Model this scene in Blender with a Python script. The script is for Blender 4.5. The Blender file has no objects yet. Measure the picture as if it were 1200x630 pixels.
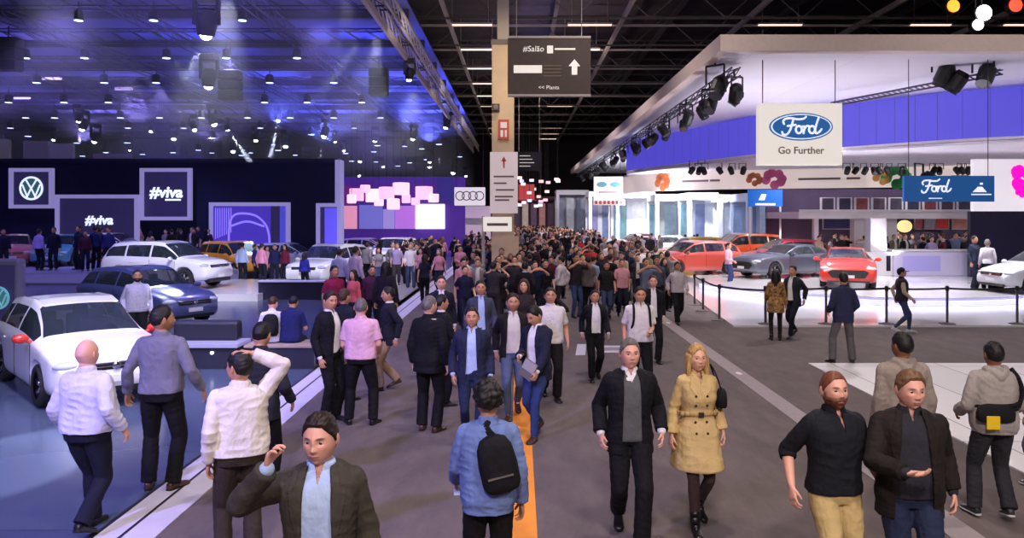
import bpy, bmesh, math, random
import numpy as np
from mathutils import Vector, Matrix
random.seed(7); RNG = np.random.RandomState(11)
PI = math.pi
sc = bpy.context.scene
COL = sc.collection
F = 933.0; VX = 608.0; VY = 253.0; H = 2.85      # focal length in pixels, vanishing point, eye height

def at(px, py, z=0.0):
    """world point seen at a pixel of the photo, on the level z"""
    Y = (H - z) * F / (py - VY)
    return Vector(((px - VX) * Y / F, Y, z))
def atY(px, py, Y):
    return Vector(((px - VX) * Y / F, Y, H - (py - VY) * Y / F))
def XatY(px, Y): return (px - VX) * Y / F
def ZatY(py, Y): return H - (py - VY) * Y / F

# ------------------------------------------------------------ materials
MATS = {}
def mat(name, col, rough=.6, metal=0., emit=0., ecol=None, coat=0., spec=.5, noise=0., nscale=8., bump=0., bscale=20., bdist=.01, stretch=(1, 1, 1), alpha=1., trans=0., sheen=0.):
    if name in MATS: return MATS[name]
    m = bpy.data.materials.new(name); m.use_nodes = True
    nt = m.node_tree; b = nt.nodes['Principled BSDF']
    c = (col[0], col[1], col[2], 1)
    b.inputs['Base Color'].default_value = c
    b.inputs['Roughness'].default_value = rough
    b.inputs['Metallic'].default_value = metal
    b.inputs['Specular IOR Level'].default_value = spec
    b.inputs['Coat Weight'].default_value = coat
    b.inputs['Coat Roughness'].default_value = .05
    b.inputs['Transmission Weight'].default_value = trans
    b.inputs['Alpha'].default_value = alpha
    if sheen: b.inputs['Sheen Weight'].default_value = sheen
    if emit:
        e = ecol or col
        b.inputs['Emission Color'].default_value = (e[0], e[1], e[2], 1)
        b.inputs['Emission Strength'].default_value = emit
    if noise or bump:
        tc = nt.nodes.new('ShaderNodeTexCoord'); mp = nt.nodes.new('ShaderNodeMapping')
        mp.inputs['Scale'].default_value = stretch
        nt.links.new(tc.outputs['Object'], mp.inputs['Vector'])
    if noise:
        n = nt.nodes.new('ShaderNodeTexNoise'); n.inputs['Scale'].default_value = nscale; n.inputs['Detail'].default_value = 4
        nt.links.new(mp.outputs['Vector'], n.inputs['Vector'])
        r = nt.nodes.new('ShaderNodeValToRGB')
        r.color_ramp.elements[0].position = .3; r.color_ramp.elements[1].position = .7
        r.color_ramp.elements[0].color = tuple(max(0, v * (1 - noise)) for v in col) + (1,)
        r.color_ramp.elements[1].color = tuple(min(1, v * (1 + noise)) for v in col) + (1,)
        nt.links.new(n.outputs['Fac'], r.inputs['Fac']); nt.links.new(r.outputs['Color'], b.inputs['Base Color'])
    if bump:
        n2 = nt.nodes.new('ShaderNodeTexNoise'); n2.inputs['Scale'].default_value = bscale; n2.inputs['Detail'].default_value = 3
        nt.links.new(mp.outputs['Vector'], n2.inputs['Vector'])
        bp = nt.nodes.new('ShaderNodeBump'); bp.inputs['Strength'].default_value = bump; bp.inputs['Distance'].default_value = bdist
        nt.links.new(n2.outputs['Fac'], bp.inputs['Height']); nt.links.new(bp.outputs['Normal'], b.inputs['Normal'])
    MATS[name] = m
    return m
def srgb(r, g, b):
    f = lambda v: (v / 255 / 12.92) if v / 255 <= .04045 else ((v / 255 + .055) / 1.055) ** 2.4
    return (f(r), f(g), f(b))
def cloth(key, rgb, noise=.12):
    return mat('cloth_' + key, srgb(*rgb), rough=.85, spec=.25, noise=noise, nscale=5, bump=.8, bscale=11, bdist=.03, stretch=(1, 1, .6))

# ------------------------------------------------------------ objects
def tag(o, label=None, cat=None, group=None, kind=None):
    if label: o['label'] = label
    if cat: o['category'] = cat
    if group: o['group'] = group
    if kind: o['kind'] = kind
    return o
def link(name, me, parent=None, loc=None, rotz=0, mats=()):
    o = bpy.data.objects.new(name, me); COL.objects.link(o)
    if parent: o.parent = parent
    if loc is not None: o.location = loc
    if rotz: o.rotation_euler = (0, 0, rotz)
    for m in mats: me.materials.append(m)
    return o
def thing(name, label, cat, loc=(0, 0, 0), rotz=0, group=None):
    o = bpy.data.objects.new(name, None); COL.objects.link(o)
    o.location = loc; o.rotation_euler = (0, 0, rotz); o.empty_display_size = .1
    return tag(o, label, cat, group)
def kids(o): return [c for c in COL.objects if c.parent == o]
def copy_tree(o, parent=None, ch=None):
    c = o.copy(); COL.objects.link(c)
    if parent: c.parent = parent
    for k in (o.children if ch is None else ch): copy_tree(k, c)
    return c

class MB:
    """collects shapes, becomes one mesh"""
    def __init__(s): s.v = []; s.f = []; s.m = []
    def add(s, v, f, m=0):
        n = len(s.v); s.v.extend(tuple(p) for p in v); s.f.extend(tuple(i + n for i in q) for q in f); s.m.extend([m] * len(f)); return s
    def box(s, a, b, m=0):
        x0, y0, z0 = a; x1, y1, z1 = b
        v = [(x0, y0, z0), (x1, y0, z0), (x1, y1, z0), (x0, y1, z0), (x0, y0, z1), (x1, y0, z1), (x1, y1, z1), (x0, y1, z1)]
        return s.add(v, [(0, 3, 2, 1), (4, 5, 6, 7), (0, 1, 5, 4), (1, 2, 6, 5), (2, 3, 7, 6), (3, 0, 4, 7)], m)
    def rod(s, a, b, r, n=6, r2=None, m=0):
        a = Vector(a); b = Vector(b); d = (b - a)
        if d.length < 1e-6: return s
        d.normalize(); u = d.orthogonal().normalized(); w = d.cross(u); r2 = r if r2 is None else r2
        v = []
        for c, rr in ((a, r), (b, r2)):
            for k in range(n):
                t = 2 * PI * k / n; v.append(c + u * (rr * math.cos(t)) + w * (rr * math.sin(t)))
        f = [(k, (k + 1) % n, n + (k + 1) % n, n + k) for k in range(n)] + [tuple(range(n - 1, -1, -1)), tuple(range(n, 2 * n))]
        return s.add(v, f, m)
    def lathe(s, prof, c=(0, 0, 0), axis='z', n=24, m=0, caps=True):
        v = []; f = []
        for (r, z) in prof:
            for k in range(n):
                t = 2 * PI * k / n; p = (r * math.cos(t), r * math.sin(t), z)
                if axis == 'y': p = (p[0], p[2], p[1])
                if axis == 'x': p = (p[2], p[0], p[1])
                v.append((p[0] + c[0], p[1] + c[1], p[2] + c[2]))
        L = len(prof)
        for i in range(L - 1):
            for k in range(n):
                f.append((i * n + k, i * n + (k + 1) % n, (i + 1) * n + (k + 1) % n, (i + 1) * n + k))
        if caps and prof[0][0] > 1e-5: f.append(tuple(range(n - 1, -1, -1)))
        if caps and prof[-1][0] > 1e-5: f.append(tuple(range((L - 1) * n, L * n)))
        return s.add(v, f, m)
    def ball(s, c, r, n=12, m=0, k=8):
        if not hasattr(r, '__len__'): r = (r, r, r)
        v = [(c[0], c[1], c[2] - r[2])]; f = []
        for i in range(1, k):
            a = PI * i / k
            for j in range(n):
                t = 2 * PI * j / n
                v.append((c[0] + r[0] * math.sin(a) * math.cos(t), c[1] + r[1] * math.sin(a) * math.sin(t), c[2] - r[2] * math.cos(a)))
        v.append((c[0], c[1], c[2] + r[2])); last = len(v) - 1
        for j in range(n):
            f.append((0, 1 + (j + 1) % n, 1 + j)); f.append((last, last - n + j, last - n + (j + 1) % n))
        for i in range(k - 2):
            for j in range(n):
                a0 = 1 + i * n; f.append((a0 + j, a0 + (j + 1) % n, a0 + n + (j + 1) % n, a0 + n + j))
        return s.add(v, f, m)
    def prism(s, pts, y0, y1, m=0):
        """outline (x,z) pushed along y"""
        n = len(pts); v = [(p[0], y0, p[1]) for p in pts] + [(p[0], y1, p[1]) for p in pts]
        f = [tuple(range(n)), tuple(range(2 * n - 1, n - 1, -1))] + [(k, n + k, n + (k + 1) % n, (k + 1) % n) for k in range(n)]
        return s.add(v, f, m)
    def slab(s, pts, z0, z1, m=0):
        n = len(pts); v = [(p[0], p[1], z0) for p in pts] + [(p[0], p[1], z1) for p in pts]
        f = [tuple(range(n - 1, -1, -1)), tuple(range(n, 2 * n))] + [(k, (k + 1) % n, n + (k + 1) % n, n + k) for k in range(n)]
        return s.add(v, f, m)
    def wall(s, pts, z0, z1, th=.1, m=0):
        """a curved upright band along a ground line"""
        P = [Vector((p[0], p[1])) for p in pts]; L = []; R = []
        for i, p in enumerate(P):
            d = (P[min(i + 1, len(P) - 1)] - P[max(i - 1, 0)]).normalized(); nn = Vector((-d.y, d.x)) * th
            L.append(p); R.append(p + nn)
        zz0 = z0 if hasattr(z0, '__len__') else [z0] * len(P); zz1 = z1 if hasattr(z1, '__len__') else [z1] * len(P)
        v = []; f = []
        for i in range(len(P)):
            v += [(L[i].x, L[i].y, zz0[i]), (L[i].x, L[i].y, zz1[i]), (R[i].x, R[i].y, zz1[i]), (R[i].x, R[i].y, zz0[i])]
        for i in range(len(P) - 1):
            a = 4 * i
            for k in range(4): f.append((a + k, a + (k + 1) % 4, a + 4 + (k + 1) % 4, a + 4 + k))
        f += [(3, 2, 1, 0), (len(v) - 4, len(v) - 3, len(v) - 2, len(v) - 1)]
        return s.add(v, f, m)
    def mesh(s, name, smooth=False, fix=False):
        me = bpy.data.meshes.new(name); me.from_pydata([tuple(p) for p in s.v], [], s.f)
        if any(s.m): me.polygons.foreach_set('material_index', s.m)
        if fix:
            bm = bmesh.new(); bm.from_mesh(me); bmesh.ops.recalc_face_normals(bm, faces=bm.faces); bm.to_mesh(me); bm.free()
        if smooth: me.polygons.foreach_set('use_smooth', [True] * len(me.polygons))
        me.update(); return me
    def build(s, name, mats, parent=None, loc=None, rotz=0, smooth=False, bevel=0, fix=True):
        if not isinstance(mats, (list, tuple)): mats = [mats]
        o = link(name, s.mesh(name, smooth, fix), parent, loc, rotz, mats)
        if bevel:
            b = o.modifiers.new('bevel', 'BEVEL'); b.width = bevel; b.segments = 2; b.limit_method = 'ANGLE'
        return o
def struct(o): o['kind'] = 'structure'; return o
def smoothcurve(pts, n):
    """Catmull-Rom through points"""
    P = [Vector(p) for p in pts]; P = [P[0] * 2 - P[1]] + P + [P[-1] * 2 - P[-2]]; out = []
    for i in range(1, len(P) - 2):
        for k in range(n):
            t = k / n; a, b, c, d = P[i - 1], P[i], P[i + 1], P[i + 2]
            out.append(.5 * ((2 * b) + (c - a) * t + (2 * a - 5 * b + 4 * c - d) * t * t + (3 * b - a - 3 * c + d) * t ** 3))
    out.append(P[-2]); return out
TMP = bpy.data.scenes.new('workshop')
def evaluated(me, mods):
    o = bpy.data.objects.new('w', me); TMP.collection.objects.link(o)
    for kind, args in mods:
        m = o.modifiers.new(kind, kind)
        for k, v in args.items(): setattr(m, k, v)
    vl = TMP.view_layers[0]; vl.update(); dg = vl.depsgraph; dg.update()
    out = bpy.data.meshes.new_from_object(o.evaluated_get(dg)); bpy.data.objects.remove(o)
    return out
def text_mesh(txt, size=1., shear=0., extrude=.01, bold=0., spacing=1., align='CENTER'):
    c = bpy.data.curves.new('t', 'FONT'); c.body = txt; c.size = size; c.shear = shear; c.extrude = extrude; c.offset = bold
    c.space_character = spacing; c.align_x = align; c.align_y = 'CENTER'; c.resolution_u = 4
    o = bpy.data.objects.new('t', c); TMP.collection.objects.link(o)
    vl = TMP.view_layers[0]; vl.update(); dg = vl.depsgraph
    me = bpy.data.meshes.new_from_object(o.evaluated_get(dg)); bpy.data.objects.remove(o); bpy.data.curves.remove(c)
    me.transform(Matrix.Rotation(PI / 2, 4, 'X'))     # stands upright, faces -Y
    me.materials.clear()
    return me
# ------------------------------------------------------------ people
def rotm(ax, deg): return np.array(Matrix.Rotation(math.radians(deg), 3, ax))
def V(*a): return np.array(a, float)
def unit(v): return v / (np.linalg.norm(v) + 1e-9)
def two_bone(a, b, l1, l2, hint):
    d = b - a; L = np.linalg.norm(d); mx = (l1 + l2) * .999
    if L > mx: b = a + d / L * mx; d = b - a; L = mx
    u = d / L; x = (l1 * l1 - l2 * l2 + L * L) / (2 * L); h = math.sqrt(max(l1 * l1 - x * x, 0))
    p = hint - u * np.dot(hint, u); p = unit(p)
    return a + u * x + p * h, b
def ball(mb, c, r): mb.ball(tuple(c), r, 10, 0, 7)
def limb(mb, pts, rad, n=10, flat=False):
    for i in range(len(pts)):
        if not (flat and i == len(pts) - 1): ball(mb, pts[i], rad[i])
        if i: mb.rod(tuple(pts[i - 1]), tuple(pts[i]), rad[i - 1], n, rad[i])
def loft(mb, rings, n=28, p=2.4):
    v = []; f = []
    for (c, ax, ay) in rings:
        for k in range(n):
            t = 2 * PI * k / n; ct, st = math.cos(t), math.sin(t)
            v.append(tuple(c + ax * (math.copysign(abs(ct) ** (2 / p), ct)) + ay * (math.copysign(abs(st) ** (2 / p), st))))
    L = len(rings)
    for i in range(L - 1):
        for k in range(n): f.append((i * n + k, i * n + (k + 1) % n, (i + 1) * n + (k + 1) % n, (i + 1) * n + k))
    f.append(tuple(range(n - 1, -1, -1))); f.append(tuple(range((L - 1) * n, L * n)))
    mb.add(v, f)
def voxel(mb, size, it=4, fac=.5):
    me = bpy.data.meshes.new('p'); me.from_pydata(mb.v, [], mb.f)
    out = evaluated(me, [('REMESH', dict(mode='VOXEL', voxel_size=size)), ('SMOOTH', dict(factor=fac, iterations=it))])
    bpy.data.meshes.remove(me); return out
def getco(me):
    a = np.empty(len(me.vertices) * 3, np.float32); me.vertices.foreach_get('co', a); return a.reshape(-1, 3).astype(float)
def setco(me, c): me.vertices.foreach_set('co', c.astype(np.float32).ravel()); me.update()
def getno(me):
    a = np.empty(len(me.vertices) * 3, np.float32); me.vertices.foreach_get('normal', a); return a.reshape(-1, 3).astype(float)
def wob(c, seed, freq=14., n=7):
    r = np.random.RandomState(seed); s = np.zeros(len(c))
    for k in range(n):
        d = r.normal(size=3); d[2] *= 1.5; d = d / np.linalg.norm(d) * freq * r.uniform(.5, 1.6)
        s += np.sin(c @ d * 2 + r.uniform(0, 6) + 1.5 * np.sin(c @ (r.normal(size=3) * freq * .4)))
    return s / n
def smooth_all(me): me.polygons.foreach_set('use_smooth', [True] * len(me.polygons))

def gau(x, z, x0, z0, sx, sz): return np.exp(-((x - x0) / sx) ** 2 - ((z - z0) / sz) ** 2)
def head_points(nu, nv, female=False, wide=1.):
    u = np.linspace(0, 2 * PI, nu, endpoint=False); u = u - .45 * np.sin(u)
    v = np.linspace(0, PI, nv + 2)[1:-1]
    U, Vv = np.meshgrid(u, v)
    dx = np.sin(U) * np.sin(Vv); dy = -np.cos(U) * np.sin(Vv); dz = np.cos(Vv)
    pw = .93; hs_ = 1.07
    x = .077 * np.sign(dx) * np.abs(dx) ** pw * wide; y = .096 * dy; z = .121 * dz
    t = np.clip(-z / .121, 0, 1); b = np.clip(dy, 0, 1); fr = np.clip(-dy, 0, 1)
    x = x * (1 - .24 * t ** 2.4 * (1 if not female else 1.15)) * (1 + .05 * b)
    x = x * (1 - .06 * np.clip((-dy - .6) * 2, 0, 1) * (z > 0))
    y = y - y * b * .38 * np.clip(t * 1.4, 0, 1) + .012 * b * (1 - t)
    y = y - .008 * fr * np.clip(t * 1.5, 0, 1)      # jaw forward
    y = y + .006 * fr * np.clip((z - .05) / .06, 0, 1)
    f = (dy < -.05)
    g = lambda x0, z0, sx, sz: gau(x, z, x0, z0, sx, sz) * f
    k = .8 if female else 1.
    push = g(0, .014, .0085, .026) * .010 + g(0, -.017, .0105, .012) * .020 * k + g(.012, -.022, .006, .006) * .008 + g(-.012, -.022, .006, .006) * .008
    for s in (-1, 1):
        push += -g(s * .031, .012, .015, .0105) * .0095 + g(s * .030, .036, .022, .008) * .0045 * k + g(s * .047, -.012, .016, .016) * .0035
    push += g(0, -.050, .020, .0045) * .006 + g(0, -.0605, .017, .0045) * .0055 - g(0, -.0555, .02, .0022) * .002 + g(0, -.098, .018, .014) * .007 * k - g(0, -.077, .018, .007) * .003
    y = y - push
    return x, y, z, dx, dy, dz
def grid_faces(nu, nv, off=0):
    f = []
    for i in range(nv - 1):
        for k in range(nu):
            a = off + i * nu + k; b = off + i * nu + (k + 1) % nu
            f.append((a, b, b + nu, a + nu)[::-1])
    f.append(tuple(off + k for k in range(nu))); f.append(tuple(off + (nv - 1) * nu + k for k in range(nu - 1, -1, -1)))
    return f
def hair_mask(style, x, y, z, dx, dy, dz):
    ang = np.arctan2(np.abs(dx), -dy)           # 0 front .. pi back
    a = ang / PI
    if style in ('short', 'crop', 'receding', 'curly', 'sidepart'):
        line = np.interp(a, [0, .18, .30, .40, .48, .56, .64, 1], [.080, .076, .048, .022, -.014, .012, -.040, -.062])
        if style == 'receding': line = np.interp(a, [0, .16, .30, .40, .48, .56, .64, 1], [.088, .100, .070, .030, -.010, .012, -.040, -.060])
    elif style == 'fringe':
        line = np.interp(a, [0, .3, .45, .55, .64, 1], [.16, .16, .14, .05, .04, .0]);
        return np.clip((z - np.interp(a, [0, .45, .5, .6, 1], [.3, .3, .0, -.03, -.06])) / .012, 0, 1) * np.clip((.045 - z) / .02, 0, 1)
    else: line = np.interp(a, [0, .16, .26, .36, .5, 1], [.082, .070, .036, -.02, -.09, -.11])
    return np.clip((z - line) / .010, 0, 1)
def cap_mesh(style, nu, nv, th, seed, female=False, wide=1.):
    x, y, z, dx, dy, dz = head_points(nu, nv, female, wide)
    m = hair_mask(style, x, y, z, dx, dy, dz)
    P = np.stack([x, y, z], -1).reshape(-1, 3); D = np.stack([dx, dy, dz], -1).reshape(-1, 3); m = m.reshape(-1)
    top = .30 + .70 * np.clip((P[:, 2] + .01) / .10, 0, 1)
    t = th * top * (1 + .55 * wob(P, seed, 45) + .4 * wob(P * V(1, .3, 1), seed + 1, 120)) if style != 'curly' else th * (1 + .8 * wob(P, seed, 80))
    if style in ('crop',): t = th * (1 + .1 * wob(P, seed, 60))
    if style == 'sidepart': t = t + .010 * np.clip((P[:, 2] - .06) / .05, 0, 1) * np.clip(-P[:, 1] / .08, 0, 1)
    P = P + D * (t * m - .006 * (1 - m))[:, None]
    return P, grid_faces(nu, nv)

SKIN = {}
def skin_mat(key):
    if key in SKIN: return SKIN[key]
    m = bpy.data.materials.new('skin_' + key); m.use_nodes = True; nt = m.node_tree; b = nt.nodes['Principled BSDF']
    a = nt.nodes.new('ShaderNodeVertexColor'); a.layer_name = 'Tone'
    nt.links.new(a.outputs['Color'], b.inputs['Base Color']); b.inputs['Roughness'].default_value = .5
    b.inputs['Subsurface Weight'].default_value = .08; b.inputs['Subsurface Radius'].default_value = (.02, .008, .004)
    SKIN[key] = m; return m
TONES = {'fair': (222, 170, 145), 'tan': (200, 145, 115), 'olive': (184, 132, 100), 'brown': (140, 92, 68), 'pink': (226, 168, 150), 'dark': (92, 60, 46)}
HAIRS = {'black': (22, 18, 18), 'dark': (38, 26, 20), 'brown': (66, 42, 28), 'grey': (104, 98, 96), 'blond': (188, 148, 96), 'ginger': (112, 66, 44), 'sand': (112, 82, 58)}

def hand_geo(mb, wrist, d, pn, side, curl=.35, spread=.06, point=False, r0=.0085):
    """palm and five fingers; d: along the hand, pn: palm normal, side=+1 when the thumb is on the side cross(d,pn)"""
    d = unit(d); pn = unit(pn - d * np.dot(pn, d)); s = np.cross(d, pn) * side
    rings = []
    for (t, w, h) in ((-.02, .024, .020), (.01, .027, .018), (.035, .036, .016), (.065, .041, .0145), (.088, .038, .0125)):
        rings.append((wrist + d * t + s * .002, s * w, pn * h))
    loft(mb, rings, 14, 2.6)
    lens = (.072, .080, .076, .060)
    for i, L in enumerate(lens):
        off = (1.5 - i) * .0205
        p = wrist + d * (.086 - abs(i - 1.2) * .004) + s * off; ang = curl * .6; dirn = unit(d + s * spread * (1.5 - i))
        pts = [p - dirn * .015]; rr = [r0]
        seg = (.46 * L, .31 * L, .23 * L)
        for q, sl in enumerate(seg):
            c = curl if not (point and i == 0) else .05
            ang = (.55 + .95 * q) * c * 1.25
            dd = unit(dirn * math.cos(ang) + pn * math.sin(ang))
            p = p + dd * sl; pts.append(p); rr.append(r0 * (.97 - .09 * q))
        limb(mb, pts, rr, 8)
    p = wrist + d * .022 + s * .026; dd = unit(d * .75 + s * .62 + pn * .25)
    pts = [p - dd * .01, p + dd * .030, p + dd * .030 + unit(d * .9 + s * .25 + pn * (.3 + curl * .4)) * .030, p + dd * .030 + unit(d * .9 + s * .12 + pn * (.35 + curl * .5)) * .052]
    limb(mb, pts, [.0125, .0105, .0095, .008], 8)

TORSO = [(.86, .150, .105, .012), (.93, .166, .118, .012), (1.00, .158, .112, .006), (1.08, .147, .106, 0), (1.16, .150, .110, 0), (1.26, .166, .120, 0), (1.34, .177, .119, .004), (1.40, .180, .104, .012), (1.445, .150, .084, .018), (1.48, .092, .064, .02), (1.505, .058, .053, .018)]
TORSO_F = [(.86, .160, .112, .014), (.93, .172, .120, .014), (1.00, .150, .108, .006), (1.08, .125, .092, 0), (1.16, .128, .096, 0), (1.26, .148, .124, -.010), (1.34, .150, .112, 0), (1.40, .156, .092, .010), (1.445, .130, .072, .016), (1.48, .076, .054, .018), (1.505, .050, .047, .016)]

class Pose:
    def __init__(s, **k):
        s.lean = 0; s.side = 0; s.twist = 0; s.yaw = 0; s.pitch = 0; s.roll = 0; s.pz = .93; s.px = 0; s.py = 0
        s.footL = (.10, 0, 0, 8); s.footR = (-.10, 0, 0, 8)        # x, y, lift, toe out; pitch by lift
        s.handL = (.275, -.02, .885); s.handR = (-.275, -.02, .885)   # wrist targets
        s.elbL = (.35, 1, -.2); s.elbR = (-.35, 1, -.2)
        s.hdL = None; s.hdR = None; s.pnL = None; s.pnR = None; s.curlL = .45; s.curlR = .45
        s.__dict__.update(k)
def walk(step=.5, phase=1, **k):
    """phase 1: left foot forward"""
    h = step / 2
    d = dict(pz=.93 - .025 - .12 * (step - .3 if step > .3 else 0))
    if phase > 0: d.update(footL=(.07, -h, 0, 5), footR=(-.07, h, .075, 5), handL=(.27, .10, .90), handR=(-.27, -.17, .92), twist=-5)
    else: d.update(footR=(-.07, -h, 0, 5), footL=(.07, h, .075, 5), handR=(-.27, .10, .90), handL=(.27, -.17, .92), twist=5)
    d.update(k); return Pose(**d)

def figure(name, label, loc, rot, height=1.76, pose=None, skin='fair', hair='dark', style='short', female=False, bulk=1., belly=0., wear=(), legs=('trousers', 'trouser_black', (25, 25, 30)), shoes=('shoe_black', (18, 16, 16), None), beard=None, q=1, seed=None, hairlen=0, cap=None, group=None, brow=True, headw=1., hth=None):
    """q: 3 close up, 2 middle, 1 far.  wear: list of layers (part name, colour key, rgb, options)"""
    pose = pose or Pose(); seed = seed if seed is not None else abs(hash(label)) % 1000
    seed = sum(ord(c) * (i + 1) for i, c in enumerate(label)) % 9973
    vs_body = {3: .0045, 2: .0075, 1: .014}[q]; vs_cl = {3: .0075, 2: .011, 1: .019}[q]
    root = thing(name, label, 'person', (loc[0], loc[1], loc[2] if len(loc) > 2 else 0), math.radians(rot), group)
    S = height / 1.76; root.scale = (S, S, S)
    P0 = V(0, 0, .93)
    R = rotm('Z', pose.twist) @ rotm('Y', pose.side) @ rotm('X', pose.lean)
    base = V(pose.px, pose.py, pose.pz)
    def T(p):
        p = np.asarray(p, float); f = min(1, max(0, (p[2] - .90) / .25))
        Rf = rotm('Z', pose.twist * f) @ rotm('Y', pose.side * f) @ rotm('X', pose.lean * f)
        return base + Rf @ (p - P0)
    def Tdir(v, z=1.3):
        f = min(1, max(0, (z - .90) / .25))
        return (rotm('Z', pose.twist * f) @ rotm('Y', pose.side * f) @ rotm('X', pose.lean * f)) @ v
    Rinv = R.T
    def inv(c): return (c - base) @ R + P0          # rows: R^-1 (c-base)
    for nm_ in ('handL', 'handR'):
        hv_ = getattr(pose, nm_)
        if abs(hv_[0]) > .22: setattr(pose, nm_, (hv_[0] * .89,) + tuple(hv_[1:]))
    tor = TORSO_F if female else TORSO
    def torso_rings(off, z0, z1, grow=0., hemflare=0.):
        zs = np.linspace(z0, z1, max(3, int(round((z1 - z0) / .028)) + 1)); out = []; hem_ = z0
        tz = [t[0] for t in tor]
        for z in zs:
            w = np.interp(z, tz, [t[1] for t in tor]); dd = np.interp(z, tz, [t[2] for t in tor]); yo = np.interp(z, tz, [t[3] for t in tor])
            if z < .86: w, dd = tor[0][1] * 1.02, tor[0][2] * 1.05
            bl = math.exp(-((z - 1.08) / .13) ** 2)
            w = w * (1 + (bulk - 1) * .9) + belly * .4 * bl; dd = dd * (1 + (bulk - 1)) + belly * .5 * bl; yo = yo - belly * .5 * bl
            fl = hemflare * max(0, (1.05 - z)) / .35 if z < 1.05 else 0
            g = grow * math.exp(-((z - 1.1) / .16) ** 2)
            out.append((T((0, yo, z)), Tdir(V(w + off + fl + g, 0, 0), z), Tdir(V(0, dd + off + fl * (.8 + 1.6 * (hem_ < .7)) + g * .6, 0), z)))
        return out
    sh = .156 if not female else .138
    sh = sh * (1 + (bulk - 1) * .7)
    SL, SR = T((sh, .016, 1.398)), T((-sh, .016, 1.398))
    HL, HR = T((.088, 0, .90)), T((-.088, 0, .90))
    b = bulk
    # legs
    def leg(side, hip, ft):
        x, y, lift, out = ft[:4]
        z = .085 + lift; toe = math.radians(out) * side
        fwd = V(math.sin(toe), -math.cos(toe), 0)
        ank = V(x, y, z); pit = min(.9, lift * 4.5) if len(ft) < 5 else ft[4]
        knee, ank = two_bone(hip, ank, .425, .415, fwd + V(0, 0, 0) + (V(0, 0, .0)))
        fd = unit(fwd * math.cos(pit) + V(0, 0, -math.sin(pit)))
        return knee, ank, fd
    KL, AL, FL = leg(1, HL, pose.footL); KR, AR, FR = leg(-1, HR, pose.footR)
    ul, fl_ = (.285, .255) if not female else (.27, .24)
    EL, WL = two_bone(SL, V(*pose.handL), ul, fl_, V(*pose.elbL)); ER, WR = two_bone(SR, V(*pose.handR), ul, fl_, V(*pose.elbR))
    hdL = V(*pose.hdL) if pose.hdL else unit(unit(WL - EL) + V(0, 0, -.25)); hdR = V(*pose.hdR) if pose.hdR else unit(unit(WR - ER) + V(0, 0, -.25))
    pnL = V(*pose.pnL) if pose.pnL else V(-1, .25, 0); pnR = V(*pose.pnR) if pose.pnR else V(1, .25, 0)
    # ---- body (one continuous surface)
    mb = MB(); af = .9 if female else 1.
    loft(mb, torso_rings(-.012, .86, 1.44))
    Rh = R @ rotm('Z', pose.yaw) @ rotm('X', pose.pitch) @ rotm('Y', pose.roll)
    NB = T((0, .020, 1.46)); NT = T((0, .014, 1.545)); HC = NT + Rh @ V(0, -.008, .082)
    Rh0 = Rh; Rh = Rh * 1.08
    nr = (.056 if not female else .046) * (1 + (b - 1) * .8)
    limb(mb, [NB, (NB + NT) / 2, NT, NT + (HC - NT) * .45], [nr * 1.12, nr, nr * .98, nr * .95], 16)
    for side, Sh, E, W, hd, pn, cu in ((1, SL, EL, WL, hdL, pnL, pose.curlL), (-1, SR, ER, WR, hdR, pnR, pose.curlR)):
        m1 = Sh + (E - Sh) * .45; m2 = E + (W - E) * .3
        limb(mb, [Sh, m1, E, m2, W], [.046 * b * af, .042 * b * af, .035 * b * af, .037 * b * af, .0265 * af], 12)
        thumb = np.cross(unit(hd), unit(pn)); sd = 1 if side > 0 else -1
        hand_geo(mb, W + unit(hd) * .012, hd, pn, -sd if True else sd, cu, .06, r0=.0088 if q > 1 else .0115)
    for side, Hp, K, A, Fd in ((1, HL, KL, AL, FL), (-1, HR, KR, AR, FR)):
        m1 = Hp + (K - Hp) * .4; m2 = K + (A - K) * .3
        limb(mb, [Hp, m1, K, m2, A], [.082 * b, .074 * b, .052, .053, .030], 12)
        ball(mb, A + unit(Fd) * .03 + V(0, 0, -.03), .026)
    body = voxel(mb, vs_body, 5 if q > 1 else 2)
    # ---- head on the neck, same mesh
    nu, nv = {3: (112, 84), 2: (56, 44), 1: (28, 24)}[q]
    x, y, z, dx, dy, dz = head_points(nu, nv, female, headw)
    HP = np.stack([x, y, z], -1).reshape(-1, 3)
    HW = HP @ Rh.T + HC
    tone = np.array(srgb(*TONES[skin])); hc = np.array(srgb(*HAIRS[hair])); hx, hy, hz = HP.T
    colr = np.tile(tone, (len(HP), 1)); front = (hy < -.03)
    def mix(mask, c, a=1.):
        mm = (np.clip(mask, 0, 1) * a)[:, None]; colr[:] = colr * (1 - mm) + np.array(c) * mm
    mix(gau(np.abs(hx), hz, .045, -.015, .02, .02) * front, tone * V(1.05, .78, .75), .35)
    mix(gau(hx, hz, 0, -.02, .012, .012) * front, tone * V(1.05, .8, .78), .35)
    lip = (np.abs(hx) < .0245) & (np.abs(hz + .0555) < .0085 * (1 - (hx / .027) ** 2) + .0008) & front
    mix(lip * 1., tone * (V(.85, .38, .38) if female else V(.78, .52, .50)), .85)
    mix(((np.abs(hx) < .022) & (np.abs(hz + .0555) < .0016) & front) * 1., tone * .25, .7)
    if q < 3:
        mix(np.clip(1.3 - ((np.abs(hx) - .031) / .013) ** 2 - ((hz - .013) / .007) ** 2, 0, 1) * front, (.03, .02, .02), .8)
    if brow: mix(np.clip(1.4 - ((np.abs(hx) - .031) / .019) ** 2 - ((hz - .035 + np.abs(np.abs(hx) - .028) * .18) / .006) ** 2, 0, 1) * front, hc, .85 if not female else .6)
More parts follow.
